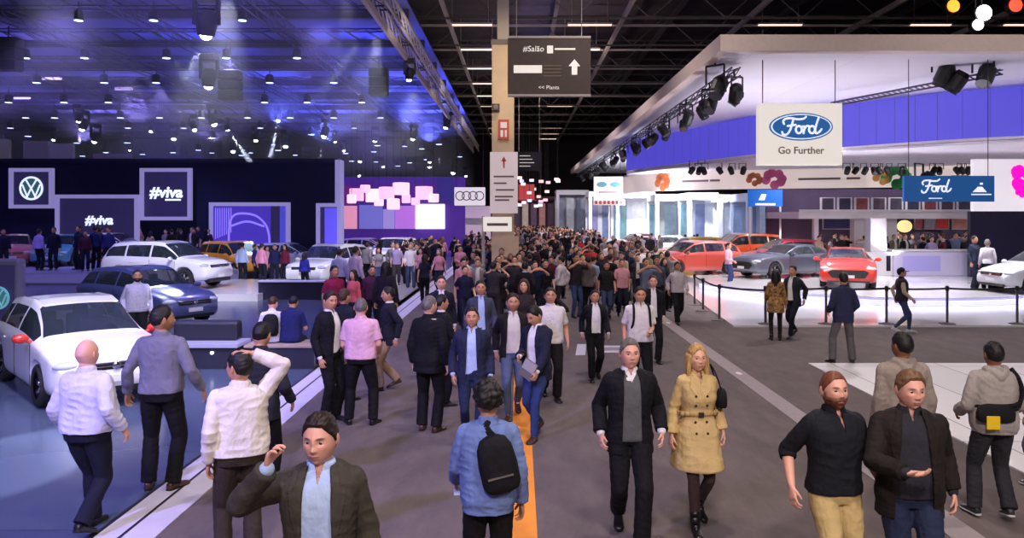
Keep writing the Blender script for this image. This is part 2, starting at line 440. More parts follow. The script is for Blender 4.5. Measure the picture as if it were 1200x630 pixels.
    if beard:
        jaw = np.clip((-.026 - hz) / .014, 0, 1) * np.clip((.045 - hy) / .02, 0, 1); jaw = jaw * (1 - lip)
        side_ = np.clip(1 - np.abs(hy + .02) / .028, 0, 1) * (np.abs(hx) > .05) * np.clip((.01 - hz) / .02, 0, 1)
        mix(np.maximum(jaw, side_), hc, {'stubble': .35, 'full': .9}[beard])
    if style in ('bald', 'fringe'): mix((hz > .03) * 1., tone * 1.04, .3)
    if style == 'shaved': mix(hair_mask('short', x, y, z, dx, dy, dz).reshape(-1), hc, .35)
    bc = getco(body); nb = len(bc)
    bfaces = [tuple(p.vertices) for p in body.polygons]
    mbh = MB(); mbh.v = [tuple(p) for p in HW]; mbh.f = grid_faces(nu, nv)
    for s in (-1, 1):
        ec = MB(); ec.ball((0, 0, 0), (.0085, .017, .031), 12, 0, 8)
        pts = np.array(ec.v); pts[:, 0] += s * .006 * (pts[:, 1] > .002) ; pts = pts + V(s * .0775 * headw, .010, -.002)
        mbh.add([tuple(p) for p in pts @ Rh.T + HC], ec.f)
    me = bpy.data.meshes.new('body'); me.from_pydata([tuple(p) for p in bc] + mbh.v, [], bfaces + [tuple(i + nb for i in f) for f in mbh.f])
    bpy.data.meshes.remove(body); smooth_all(me); me.update()
    ca = me.color_attributes.new('Tone', 'FLOAT_COLOR', 'POINT')
    allc = np.ones((nb + len(mbh.v), 4)); allc[:, :3] = tone; allc[nb:nb + len(HP), :3] = colr
    ca.data.foreach_set('color', allc.astype(np.float32).ravel())
    link('body', me, root, mats=[skin_mat(skin)])
    hm = mat('hair_' + hair, srgb(*HAIRS[hair]), rough=.55, spec=.4, noise=.35, nscale=60, bump=.5, bscale=110, bdist=.004, stretch=(1, 1, .25))
    if q == 3:
        ew = mat('eye_white', (.42, .38, .36), .3); ei = mat('eye_iris', (.05, .03, .02), .15)
        for s in (-1, 1):
            e = MB(); c = V(s * .031, -.0728, .0120); e.ball((0, 0, 0), (.0132, .0122, .0100), 20, 0, 14)
            pts = np.array(e.v); fs = e.f; mi = []
            for f_ in fs:
                cc = pts[list(f_)].mean(0); mi.append(1 if (cc[1] < 0 and math.hypot(cc[0], cc[2]) < .0066) else 0)
            e.v = [tuple(p) for p in (pts + c) @ Rh.T + HC]; e.m = mi
            e.build('eye', [ew, ei], root, smooth=True, fix=False)
    # ---- hair
    if style not in ('bald', 'shaved'):
        th = hth or {'short': .012, 'crop': .006, 'receding': .009, 'curly': .026, 'sidepart': .014, 'fringe': .006, 'long': .014, 'bob': .018}[style]
        pts, fs = cap_mesh(style, nu, nv, th, seed, female, headw)
        if hairlen or style in ('long', 'bob'):
            L = hairlen or .25
            hb = MB(); hb.add([tuple(p) for p in pts], fs)
            for k in range(9):
                a = (k - 4) / 4 * 1.75
                bx, by = math.sin(a) * .078, math.cos(a) * .088 + .010
                n = 6; pp = []; rr = []
                for j in range(n):
                    t = j / (n - 1); zz = .02 - L * t * (1 - .08 * abs(a))
                    out = 1 + .10 * math.sin(t * 3) + .06 * math.sin(k * 2.1 + t * 5)
                    pp.append(V(bx * out, by * (out + .12 * t) - .01 * abs(a), zz)); rr.append(.026 * (1 - .45 * t * t) )
                limb(hb, pp, rr, 8)
            hv = voxel(hb, {3: .006, 2: .009, 1: .014}[q], 3); c = getco(hv)
            c = c + getno(hv) * (wob(c * V(1, 1, .25), seed, 70) * .004)[:, None]
            setco(hv, c @ Rh.T + HC); smooth_all(hv); link('hair', hv, root, mats=[hm])
        else:
            hb = MB(); hb.v = [tuple(p) for p in pts @ Rh.T + HC]; hb.f = fs
            hb.build('hair', hm, root, smooth=True, fix=False)
    if beard == 'full' and q > 1:
        m = (np.clip((-.034 - hz) / .012, 0, 1) * np.clip((.02 - hy) / .02, 0, 1)) * (1 - lip)
        D = np.stack([dx, dy, dz], -1).reshape(-1, 3)
        bp_ = HP + D * (.0065 * m * (1 + .5 * wob(HP, seed, 90)) - .004 * (1 - m))[:, None]
        hb = MB(); hb.v = [tuple(p) for p in bp_ @ Rh.T + HC]; hb.f = grid_faces(nu, nv); hb.build('beard', hm, root, smooth=True, fix=False)
    if cap:
        cm = cloth('cap_' + cap[0], cap[1]); cb = MB()
        pts, fs = cap_mesh('crop', 40, 30, .016, seed); pts = np.where((pts[:, 2] > .035)[:, None], pts, pts * V(.9, .9, 1))
        cb.v = [tuple(p) for p in pts @ Rh.T + HC]; cb.f = fs
        pk = []
        for k in range(9):
            a = (k - 4) / 4 * 1.1; pk.append((math.sin(a) * .085, -math.cos(a) * .09 - .02))
        for k in range(9):
            a = (4 - k) / 4 * 1.1; pk.append((math.sin(a) * .075, -.105 - math.cos(a) * .07))
        sb = MB(); sb.slab(pk, .040, .046); sp = np.array(sb.v); cb.add([tuple(p) for p in sp @ Rh.T + HC], sb.f)
        cb.build('cap', cm, root, smooth=False)
    # ---- clothes
    def finish(me_, amp, opening=None, seed2=0, sl_=None):
        c = getco(me_); n = getno(me_)
        w1 = wob(c * V(1, 1, .8), seed + seed2, 11, 4); w2 = wob(c * V(1, 1, 1.3), seed + seed2 + 5, 20, 5)
        c = c + n * ((w1 * 1.0 + (1 - np.abs(w2) * 2.6) * .4) * amp * (.35 if sl_ == 'under' else 1))[:, None]
        setco(me_, c)
        if opening:
            zo = [o[0] for o in opening][::-1]; wo = [o[1] for o in opening][::-1]
            qn = inv(c); w = np.interp(qn[:, 2], zo, wo, left=wo[0] if opening[-1][2:] == () else 0, right=wo[-1])
            lo, hi = zo[0], zo[-1]
            front_ = qn[:, 1] < -.01
            dlt = np.abs(qn[:, 0]) - w
            near = front_ & (np.abs(dlt) < vs_cl * .62) & (qn[:, 2] > lo - .01) & (qn[:, 2] < hi + .03) & (w > .002)
            q2 = qn.copy(); q2[near, 0] = np.sign(qn[near, 0]) * w[near]
            c2 = (q2 - P0) @ R.T + base; c2 = np.where(near[:, None], c2, c); setco(me_, c2)
            bm = bmesh.new(); bm.from_mesh(me_); dead = []
            pl = np.array([np.mean([qn[v_.index] if not near[v_.index] else q2[v_.index] for v_ in f_.verts], 0) for f_ in bm.faces]) if False else None
            fv = q2; bm.faces.ensure_lookup_table()
            for f_ in bm.faces:
                idx = [v_.index for v_ in f_.verts]; cc = fv[idx].mean(0)
                if cc[1] < -.01 and lo - .006 < cc[2] < hi + .10 and abs(cc[0]) < np.interp(cc[2], zo, wo): dead.append(f_)
            bmesh.ops.delete(bm, geom=dead, context='FACES'); bm.to_mesh(me_); bm.free()
        smooth_all(me_); return me_
    # trousers / skirt / bare legs
    kind, ckey, crgb = legs[:3]
    if kind in ('trousers', 'slim'):
        tb = MB(); k = 1. if kind == 'trousers' else .82
        loft(tb, torso_rings(.008, .86, 1.00))
        for Hp, K, A in ((HL, KL, AL), (HR, KR, AR)):
            m1 = Hp + (K - Hp) * .35; m2 = K + (A - K) * .35; A2 = K + (A - K) * 1.04
            limb(tb, [Hp, m1, K, m2, A2], [.094 * b, .090 * b * (k * .3 + .7), .074 * k, .074 * k, .072 * k * (1 if k > .9 else .78)], 14, True)
        tm = finish(voxel(tb, vs_cl, 3 if q > 1 else 1), .006 if q > 1 else .004, None, 3)
        link('trousers', tm, root, mats=[cloth(ckey, crgb)])
    elif kind == 'tights':
        tb = MB()
        for Hp, K, A in ((HL, KL, AL), (HR, KR, AR)):
            m1 = Hp + (K - Hp) * .4; m2 = K + (A - K) * .3
            limb(tb, [Hp, m1, K, m2, A], [.088, .078, .056, .057, .041], 14)
        link('tights', finish(voxel(tb, vs_cl, 2), 0), root, mats=[cloth(ckey, crgb)])
    # belt
    if len(legs) > 3 and legs[3]:
        bb = MB(); zs = [.965, .995]; rg = torso_rings(.020, .965, .996)
        loft(bb, rg); bb.build('belt', mat('belt_leather', (.015, .012, .012), .4), root, smooth=False)
    # shoes
    boots = len(shoes) > 3
    for A, Fd in ((AL, FL), (AR, FR)):
        up = unit(V(0, 0, 1) - Fd * np.dot(V(0, 0, 1), Fd)); sd = np.cross(Fd, up); rg = []
        for (t, w, h0, h1) in ((-.062, .018, 0, .055), (-.055, .030, 0, .075), (-.02, .036, 0, .085), (.03, .036, 0, .078), (.07, .040, 0, .060), (.11, .045, 0, .047), (.15, .046, 0, .041), (.185, .036, 0, .034), (.205, .018, 0, .024)):
            c = A + Fd * t - up * .085; rg.append((c + up * (h0 + h1) / 2, sd * w * (.9 if female else 1), up * (h1 - h0) / 2))
        sb = MB(); loft(sb, rg, 16, 3.2)
        if boots:
            for A_, K_ in ((A, KL if A is AL else KR),): limb(sb, [A_ + unit(Fd) * .05 + V(0, 0, -.045), A_ + V(0, 0, -.02), A_ + (K_ - A_) * .18, A_ + (K_ - A_) * .30], [.036, .047, .050, .053], 14, True)
        so = sb.build('shoe', mat('leather_' + shoes[0], srgb(*shoes[1]), .4, coat=.2), root, smooth=True, fix=True)
        ob = MB(); rg = []
        for (t, w) in ((-.066, .022), (-.055, .034), (-.02, .039), (.03, .039), (.07, .043), (.11, .048), (.15, .049), (.185, .040), (.210, .020)):
            c = A + Fd * t - up * (.085 - .009); rg.append((c, sd * w * (.9 if female else 1), up * .010))
        loft(ob, rg, 12, 4)
        if q > 1 or shoes[2]: ob.build('sole', mat('sole_' + ('pale' if shoes[2] else 'black'), srgb(*(shoes[2] or (14, 12, 12))), .6), so, smooth=False)
    # layers
    for li, w in enumerate(wear):
        pname, key, rgb = w[:3]; o = dict(w[3]) if len(w) > 3 else {}
        off = o.get('off', .012 + .008 * li); hem = o.get('hem', .93); tb = MB()
        loft(tb, torso_rings(off, hem, o.get('top', 1.490 if o.get('collar', 1) == 0 else 1.468 if o.get('collar', 1) != 2 else 1.47), o.get('grow', 0), o.get('flare', 0)))
        for Hp, K in ((HL, KL), (HR, KR)):
            pass
        sl = o.get('sleeve', 'long')
        if sl != 'under': limb(tb, [SL * .92 + SR * .08 + V(0, 0, .012), T((0, .018, 1.445))], [.040 + off * .8, .054 + off * .4]); limb(tb, [SR * .92 + SL * .08 + V(0, 0, .012), T((0, .018, 1.445))], [.040 + off * .8, .054 + off * .4])
        sl = o.get('sleeve', 'long')
        if sl == 'under':          # shirt worn under a jacket: only its cuffs come out
            for E, W in ((EL, WL), (ER, WR)): limb(tb, [W + (E - W) * .12, W - (E - W) * .035], [.034, .034], 14)
        for Sh, E, W in ((SL, EL, WL), (SR, ER, WR)):
            m1 = Sh + (E - Sh) * .45; m2 = E + (W - E) * .35; k = o.get('fit', 1.)
            bb_ = 1 + (b - 1) * .8; rr = [(.048 * bb_ * af + off * .85), (.045 * bb_ * af + off * .8), (.038 * bb_ * af + off * .8), (.038 * bb_ * af + off * .8), (.029 * af + off * 1.0)]
            rr = [r_ * k for r_ in rr]
            if sl == 'long': limb(tb, [Sh, m1, E, m2, E + (W - E) * o.get('cuff', .98)], rr, 14, True)
            elif sl == 'rolled': limb(tb, [Sh, m1, E, E + (W - E) * .22], rr[:3] + [rr[3] * 1.02], 14, True)
            elif sl == 'short': limb(tb, [Sh, m1, Sh + (E - Sh) * .80], [rr[0], rr[1], rr[1] * 1.04], 14, True)
            elif sl == 'none': ball(tb, Sh * .9 + np.array(T((0, .016, 1.415))) * .1, .045 + off)
        if o.get('collar', 1) == 1:
            C0, C1 = T((0, .018, 1.470)), T((0, .012, 1.512)); limb(tb, [C0, C1], [nr + .014 + off * .3, nr + .010 + off * .2], 16, True)
        if o.get('hood'):
            for s in (-1, 1): limb(tb, [T((s * .07, -.03, 1.475)), T((s * .085, .04, 1.49)), T((s * .05, .10, 1.47)), T((0, .125, 1.43))], [.030, .040, .046, .050])
        me_ = finish(voxel(tb, vs_cl * (.85 if q == 3 else 1), 3 if q > 1 else 1), (.007 if q > 1 else .004) * o.get('fold', 1), o.get('open'), 11 * (li + 1), sl)
        ob = link(pname, me_, root, mats=[cloth(key, rgb) if not o.get('mat') else o['mat']])
        if q == 3 and o.get('open'):
            md = ob.modifiers.new('thick', 'SOLIDIFY'); md.thickness = .004; md.offset = 1
        if o.get('lapel') and q > 1:
            c = getco(me_); n = getno(me_); qn = inv(c); op = o['open']; zo = [a_[0] for a_ in op][::-1]; wo = [a_[1] for a_ in op][::-1]
            lz = [1.08, 1.14, 1.30, 1.385, 1.39, 1.43, 1.49]; lw = [.004, .025, .062, .075, .052, .045, .035]
            fsel = []; 
            for p in me_.polygons:
                idx = list(p.vertices); cc = qn[idx].mean(0); wz = np.interp(cc[2], zo, wo)
                if cc[1] < .03 and 1.08 < cc[2] < 1.49 and abs(cc[0]) < wz + np.interp(cc[2], lz, lw) and abs(cc[0]) >= wz - .004: fsel.append(idx)
            if fsel:
                used = sorted({i for f_ in fsel for i in f_}); mp = {i: j for j, i in enumerate(used)}
                lb = MB(); lb.v = [tuple(c[i] + n[i] * .006) for i in used]; lb.f = [tuple(mp[i] for i in f_) for f_ in fsel]; lb.m = [0] * len(lb.f)
                lo_ = lb.build('lapel', cloth(key, rgb), ob, smooth=True, fix=False); md = lo_.modifiers.new('thick', 'SOLIDIFY'); md.thickness = .005; md.offset = -1
    root['_T'] = 0
    del root['_T']
    return root, dict(T=T, WL=WL, WR=WR, EL=EL, ER=ER, HC=HC, Rh=Rh, SL=SL, SR=SR, hdL=hdL, hdR=hdR, S=S, Tdir=Tdir, R=R)
def loc_world(root, p):
    """local figure point to world"""
    a = root.rotation_euler[2]; S = root.scale[0]; x, y, z = [v * S for v in p]
    return Vector((root.location[0] + x * math.cos(a) - y * math.sin(a), root.location[1] + x * math.sin(a) + y * math.cos(a), root.location[2] + z))
# ------------------------------------------------------------ cars
CARS = {
 'hatch': dict(L=(-2.12, 2.16), wb=1.30, wr=.32, tw=.76, ws=(.30, 1.06), rs=(-2.07, -1.62), sg=(-1.80, .98), pil=(-.12, -1.12), st=[
  (-2.15, .36, .66, .78, .68, .50), (-2.10, .27, .84, 1.00, .79, .58), (-1.95, .23, .93, 1.20, .84, .60), (-1.60, .20, .95, 1.40, .86, .60), (-.9, .18, .95, 1.47, .875, .61),
  (-.1, .18, .94, 1.48, .875, .61), (.32, .18, .93, 1.41, .875, .60), (.70, .18, .92, 1.20, .875, .64), (1.06, .19, .91, .995, .87, .72), (1.5, .20, .86, .93, .86, .68), (1.86, .22, .77, .85, .82, .60), (2.06, .26, .64, .73, .74, .52), (2.15, .34, .52, .58, .62, .42)]),
 'sedan': dict(L=(-2.30, 2.16), wb=1.30, wr=.32, tw=.76, ws=(.30, 1.06), rs=(-1.55, -.95), sg=(-1.45, .98), pil=(-.15, -1.15), st=[
  (-2.28, .36, .66, .80, .68, .50), (-2.20, .27, .84, .97, .78, .58), (-1.95, .23, .93, 1.05, .84, .62), (-1.55, .20, .95, 1.09, .86, .62), (-.95, .18, .95, 1.40, .875, .60),
  (-.3, .18, .94, 1.47, .875, .61), (.30, .18, .93, 1.42, .875, .60), (.70, .18, .92, 1.21, .875, .64), (1.06, .19, .91, .995, .87, .72), (1.5, .20, .86, .93, .86, .68), (1.86, .22, .77, .85, .82, .60), (2.06, .26, .64, .73, .74, .52), (2.15, .34, .52, .58, .62, .42)]),
 'suv': dict(L=(-2.2, 2.25), wb=1.36, wr=.37, tw=.80, ws=(.45, 1.12), rs=(-2.15, -1.80), sg=(-1.95, 1.05), pil=(-.05, -1.10), st=[
  (-2.26, .45, .80, .95, .72, .55), (-2.20, .36, 1.00, 1.15, .84, .62), (-2.05, .32, 1.06, 1.38, .89, .64), (-1.75, .28, 1.08, 1.60, .91, .66), (-.9, .25, 1.07, 1.67, .92, .67),
  (0, .25, 1.05, 1.68, .92, .67), (.45, .25, 1.04, 1.62, .92, .66), (.80, .25, 1.03, 1.38, .92, .69), (1.12, .26, 1.02, 1.12, .92, .76), (1.6, .28, 1.00, 1.07, .91, .74), (1.98, .30, .93, 1.01, .88, .68), (2.16, .34, .80, .90, .82, .58), (2.24, .42, .62, .72, .72, .5)]),
 'coupe': dict(L=(-2.35, 2.4), wb=1.38, wr=.34, tw=.82, ws=(.02, .78), rs=(-1.85, -1.0), sg=(-1.35, .72), pil=(-.75,), st=[
  (-2.36, .36, .72, .84, .76, .56), (-2.28, .28, .90, 1.00, .88, .66), (-2.0, .24, .96, 1.04, .94, .68), (-1.6, .20, .97, 1.16, .96, .62), (-1.0, .18, .94, 1.34, .955, .56),
  (-.45, .18, .92, 1.38, .95, .57), (0.0, .18, .92, 1.34, .95, .57), (.40, .18, .92, 1.15, .95, .62), (.78, .19, .91, 1.00, .955, .74), (1.4, .20, .90, .99, .96, .76), (2.0, .21, .83, .92, .94, .74), (2.27, .24, .72, .82, .89, .68), (2.38, .32, .58, .66, .80, .6)]),
}
GLASS = mat('car_glass', (.03, .04, .045), .04, spec=.8, alpha=.72, coat=.3)
RUB = mat('tyre_rubber', (.012, .012, .013), .8); RIM = mat('alloy', (.55, .56, .58), .25, metal=1.); BLK = mat('black_plastic', (.012, .012, .014), .35)
LAMP = mat('lamp_glass', (.55, .6, .65), .08, spec=.9, coat=1.); REDL = mat('tail_lamp_red', (.5, .02, .02), .15, coat=1.); CHR = mat('chrome', (.7, .7, .72), .12, metal=1.)
PLATE = mat('plate_white', (.75, .75, .75), .5); DARKIN = mat('cabin_dark', (.02, .02, .022), .7)
CARPROTO = {}; CARPOS = []
def car_mesh(kind):
    C = CARS[kind]; st = C['st']; xs = [s[0] for s in st]
    X = []
    for i in range(len(st) - 1):
        k = max(2, int(abs(st[i + 1][0] - st[i][0]) / .045)); X += list(np.linspace(st[i][0], st[i + 1][0], k, endpoint=False))
    X.append(st[-1][0])
    key = sorted(set([round(v, 3) for v in X] + [round(v + d, 3) for v in C['pil'] for d in (-.04, .04)]))
    def smooth(x, j):
        return sum(np.interp(x + d, xs, [s[j] for s in st]) for d in (-.06, -.03, 0, .03, .06)) / 5
    seg = [3, 2, 3, 3, 2, 7, 2, 3, 3]
    rows = []
    for x in key:
        zs, zb, zt, wb, wt = [smooth(x, j) for j in range(1, 6)]
        zm = (zs + zb) / 2
        P = [(0, zs + .01), (wb * .80, zs), (wb * .975, zs + .10 * (zb - zs) / .7), (wb, zm), (wb * .99, zb - .10 * (zb - zs) / .7), (wb * .955, zb), (wt, zt - .045), (wt * .88, zt - .015), (wt * .45, zt + .003), (0, zt + .008)]
        pts = []
        for a in range(9):
            p0 = P[max(a - 1, 0)]; p1 = P[a]; p2 = P[a + 1]; p3 = P[min(a + 2, 9)]
            for q in range(seg[a]):
                t = q / seg[a]
                if a in (5,): pts.append((p1[0] + (p2[0] - p1[0]) * t + .03 * math.sin(PI * t) * (zt - zb), p1[1] + (p2[1] - p1[1]) * t))
                elif a in (0,): pts.append((p1[0] + (p2[0] - p1[0]) * t, p1[1] + (p2[1] - p1[1]) * t))
                else:
                    f = lambda c0, c1, c2, c3: .5 * (2 * c1 + (c2 - c0) * t + (2 * c0 - 5 * c1 + 4 * c2 - c3) * t * t + (3 * c1 - c0 - 3 * c2 + c3) * t ** 3)
                    pts.append((f(p0[0], p1[0], p2[0], p3[0]), f(p0[1], p1[1], p2[1], p3[1])))
        pts.append(P[9]); rows.append((x, pts, zt - zb))
    n = len(rows[0][1]); v = []; f = []; m = []
    ib = sum(seg[:5]); ir = sum(seg[:6])
    ring = 2 * n - 2
    for x, pts, _ in rows:
        for (w, z) in pts: v.append((x, w, z))
        for (w, z) in pts[1:-1][::-1]: v.append((x, -w, z))
    for i in range(len(rows) - 1):
        xm = (rows[i][0] + rows[i + 1][0]) / 2; hh = (rows[i][2] + rows[i + 1][2]) / 2
        for k in range(ring):
            a = i * ring + k; b = i * ring + (k + 1) % ring
            f.append((a, a + ring, b + ring, b))
            kk = k if k < n - 1 else ring - 1 - k
            mi = 0
            if ib + 1 <= kk < ir - 1 and C['sg'][0] < xm < C['sg'][1] and hh > .16 and not any(abs(xm - p) < .045 for p in C['pil']): mi = 3
            if kk >= ir:
                if C['ws'][0] < xm < C['ws'][1] - .03: mi = 1
                if C['rs'][0] + .03 < xm < C['rs'][1]: mi = 2
            if kk < 4 and mi == 0: mi = 4
            m.append(mi)
    f.append(tuple(range(ring))); m.append(0); f.append(tuple(range((len(rows) - 1) * ring + ring - 1, (len(rows) - 1) * ring - 1, -1))); m.append(0)
    me = bpy.data.meshes.new('shell'); me.from_pydata(v, [], f); me.polygons.foreach_set('material_index', m)
    for k in range(5): me.materials.append(BLK)
    bm = bmesh.new(); bm.from_mesh(me); bmesh.ops.recalc_face_normals(bm, faces=bm.faces); bm.to_mesh(me); bm.free()
    cut = MB()
    for sx in (-1, 1):
        for sy in (-1, 1):
            cut.lathe([(C['wr'] + .055, -.16), (C['wr'] + .055, .2)], (sx * C['wb'] + (.0), sy * (C['tw'] + .03), C['wr'] + .01), 'y', 28)
    cme = cut.mesh('cut', fix=True); co = bpy.data.objects.new('cut', cme); TMP.collection.objects.link(co)
    for _ in range(5): cme.materials.append(BLK)
    cme.polygons.foreach_set('material_index', [4] * len(cme.polygons))
    out = evaluated(me, [('BOOLEAN', dict(operation='DIFFERENCE', object=co, solver='EXACT'))])
    bpy.data.objects.remove(co)
    return out
def part_of(me, idx, name):
    bm = bmesh.new(); bm.from_mesh(me)
    bmesh.ops.delete(bm, geom=[f for f in bm.faces if f.material_index not in idx], context='FACES')
    out = bpy.data.meshes.new(name); bm.to_mesh(out); bm.free()
    out.materials.clear()
    return out
def split_side(me, s):
    bm = bmesh.new(); bm.from_mesh(me)
    bmesh.ops.delete(bm, geom=[f for f in bm.faces if f.calc_center_median().y * s < 0], context='FACES')
    out = bpy.data.meshes.new('side_window'); bm.to_mesh(out); bm.free(); out.materials.clear(); return out
def wheel_mesh(wr):
    w = MB(); w.lathe([(wr * .66, -.10), (wr * .9, -.112), (wr * .98, -.09), (wr, -.05), (wr, .05), (wr * .98, .09), (wr * .9, .112), (wr * .66, .10)], (0, 0, 0), 'y', 32, caps=False)
    r = MB(); r.lathe([(0, -.03), (wr * .16, -.035), (wr * .18, -.01)], (0, 0, 0), 'y', 20); r.lathe([(wr * .60, -.092), (wr * .67, -.095), (wr * .67, .09), (wr * .60, .09)], (0, 0, 0), 'y', 32, caps=False)
    for k in range(5):
        for d in (-.11, .11):
            a = 2 * PI * k / 5 + PI / 2; a2 = a + d * 1.4
            r.rod((math.cos(a) * wr * .10, -.035, math.sin(a) * wr * .10), (math.cos(a2) * wr * .64, -.075, math.sin(a2) * wr * .64), .022, 6, .016)
    b = MB(); b.lathe([(0, .03), (wr * .62, .03), (wr * .62, .04), (0, .04)], (0, 0, 0), 'y', 24)
    return w.mesh('tyre', True, True), r.mesh('rim', True, True), b.mesh('brake_disc', False, True)
def car_proto(kind):
    if kind in CARPROTO: return CARPROTO[kind]
    me = car_mesh(kind); C = CARS[kind]
    body = part_of(me, (0, 4), 'body'); ws = part_of(me, (1,), 'windshield'); rw = part_of(me, (2,), 'rear_window'); sd = part_of(me, (3,), 's')
    for q in (body, ws, rw): smooth_all(q)
    sl, sr = split_side(sd, 1), split_side(sd, -1); smooth_all(sl); smooth_all(sr)
    CARPROTO[kind] = dict(body=body, ws=ws, rw=rw, sl=sl, sr=sr, wheel=wheel_mesh(C['wr'])); return CARPROTO[kind]
def paint(key, rgb): return mat('paint_' + key, rgb, .28, spec=.6, coat=1.)
def car(label, kind, loc, head, pkey, prgb, detail=2, mirror=None, name='car', grille='bar', group=None, plate=True, cat='car'):
    """head: where the bonnet points, degrees from +X, counter-clockwise"""
    CARPOS.append((loc[0], loc[1], head)); C = CARS[kind]; pr = car_proto(kind); root = thing(name, label, cat, loc, math.radians(head), group)
    pm = paint(pkey, prgb)
    b = pr['body'].copy(); b.materials.clear()
    for m_ in (pm, pm, pm, pm, BLK): b.materials.append(m_)
    link('body', b, root)
    for nm, q in (('windshield', pr['ws']), ('rear_window', pr['rw']), ('side_window', pr['sl']), ('side_window', pr['sr'])):
        q = q.copy() if not q.materials else q
        if not q.materials: q.materials.append(GLASS)
        o = bpy.data.objects.new(nm, q); COL.objects.link(o); o.parent = root
    fx = C['st'][-1][0]; rx = C['st'][0][0]; wt, wrim, wd = pr['wheel']
    for q, mm in ((wt, RUB), (wrim, RIM), (wd, BLK)):
        if not q.materials: q.materials.append(mm)
    for sx in (-1, 1):
        for sy in (-1, 1):
            w = bpy.data.objects.new('wheel', wt); COL.objects.link(w); w.parent = root; w.location = (sx * C['wb'], sy * C['tw'], C['wr'])
            if sy > 0: w.rotation_euler = (0, 0, PI)
            for nm, q in (('rim', wrim), ('brake_disc', wd)):
                r_ = bpy.data.objects.new(nm, q); COL.objects.link(r_); r_.parent = w
    xs = [s[0] for s in C['st']]
    fw = lambda x, j: float(np.interp(x, xs, [s[j] for s in C['st']]))
    hz = fw(fx - .2, 3) - .14
    for s in (-1, 1):
        w_ = fw(fx - .16, 4)
        h = MB(); h.ball((fx - .21, s * (w_ - .17), hz + .01), (.15, .20, .07), 16, 0, 10); h.build('headlight', LAMP, root, smooth=True)
        w2 = fw(rx + .12, 4); h = MB(); h.ball((rx + .14, s * (w2 - .15), fw(rx + .15, 2) - .06), (.09, .17, .09), 14, 0, 8); h.build('tail_light', REDL, root, smooth=True)
        m = MB(); mx = C['ws'][1] - .22; mw = fw(mx, 4)
        m.ball((mx, s * (mw + .10), fw(mx, 2) + .06), (.07, .115, .075), 14, 0, 10); m.rod((mx + .02, s * (mw - .05), fw(mx, 2)), (mx, s * (mw + .05), fw(mx, 2) + .03), .025)
        m.build('mirror', mirror or pm, root, smooth=True)
        if detail > 1:
            d = MB()
            for hx in (C['pil'][0] + .18, C['pil'][0] - .75):
                if hx > C['sg'][0] + .2: d.ball((hx, s * (fw(hx, 4) + .004), fw(hx, 2) - .13), (.09, .018, .014), 10, 0, 6)
            d.build('door_handle', pm if pkey != 'white' else pm, root, smooth=True)
            d = MB()
            for hx in (C['pil'][0], C['ws'][1] - .12):
                d.box((hx - .006, s * (fw(hx, 4)) - .004, fw(hx, 1) + .12), (hx + .006, s * fw(hx, 4) + .004, fw(hx, 2) - .02))
            d.build('door_seam', BLK, root)
    zf = fw(fx - .05, 3) - .05
    g = MB(); gw = fw(fx - .1, 4)
    if grille == 'mouth':
        g.prism([(0, 0)] * 0 or [(-gw * .60, .74), (gw * .60, .74), (gw * .76, .66), (gw * .60, .46), (-gw * .60, .46), (-gw * .76, .66)], -.03, .03)
        g.v = [(fx - .02 + p[1], p[0], p[2] - .06) for p in g.v]; g.build('grille', BLK, root)
    else:
        g.box((fx - .12, -gw * .62, hz - .075), (fx + .012, gw * .62, hz + .03)); g.build('grille', BLK, root, bevel=.02)
        c = MB(); c.box((fx - .10, -gw * .60, hz - .03), (fx + .02, gw * .60, hz - .015)); c.build('grille_bar', CHR, root)
        c = MB(); c.lathe([(0, .022), (.055, .022), (.06, .01), (.06, 0)], (fx + .002, 0, hz - .02), 'x', 20); c.build('badge', CHR, root, smooth=True)
    lo = MB(); lo.box((fx - .2, -gw * .78, .24), (fx - .008, gw * .78, .37)); lo.build('bumper_intake', BLK, root, bevel=.03)
    if plate:
        p = MB(); p.box((fx - .02, -.2, .40), (fx + .022, .2, .50)); p.build('number_plate', PLATE, root)
    # cabin
    s_ = MB()
    top = fw(C['ws'][0], 3)
    for y in (-.36, .36):
        for x0 in (C['ws'][0] - .35, C['ws'][0] - 1.25):
            if kind == 'coupe' and x0 < C['ws'][0] - 1: continue
            s_.box((x0 - .22, y - .23, .35), (x0 + .28, y + .23, .55)); s_.box((x0 - .30, y - .22, .5), (x0 - .18, y + .22, top - .32)); s_.box((x0 - .27, y - .12, top - .34), (x0 - .19, y + .12, top - .16))
    s_.build('cabin_seats', DARKIN, root, bevel=.02)
    d = MB(); d.box((C['ws'][1] - .45, -.68, .6), (C['ws'][1] - .12, .68, fw(C['ws'][1], 2) - .02)); d.build('dashboard', DARKIN, root, bevel=.03)
    t = MB(); t.lathe([(.17, -.012), (.185, 0), (.17, .012), (.155, 0), (.17, -.012)], (C['ws'][1] - .58, .36, .90), 'x', 20); t.build('steering_wheel', BLK, root, smooth=True)
    return root
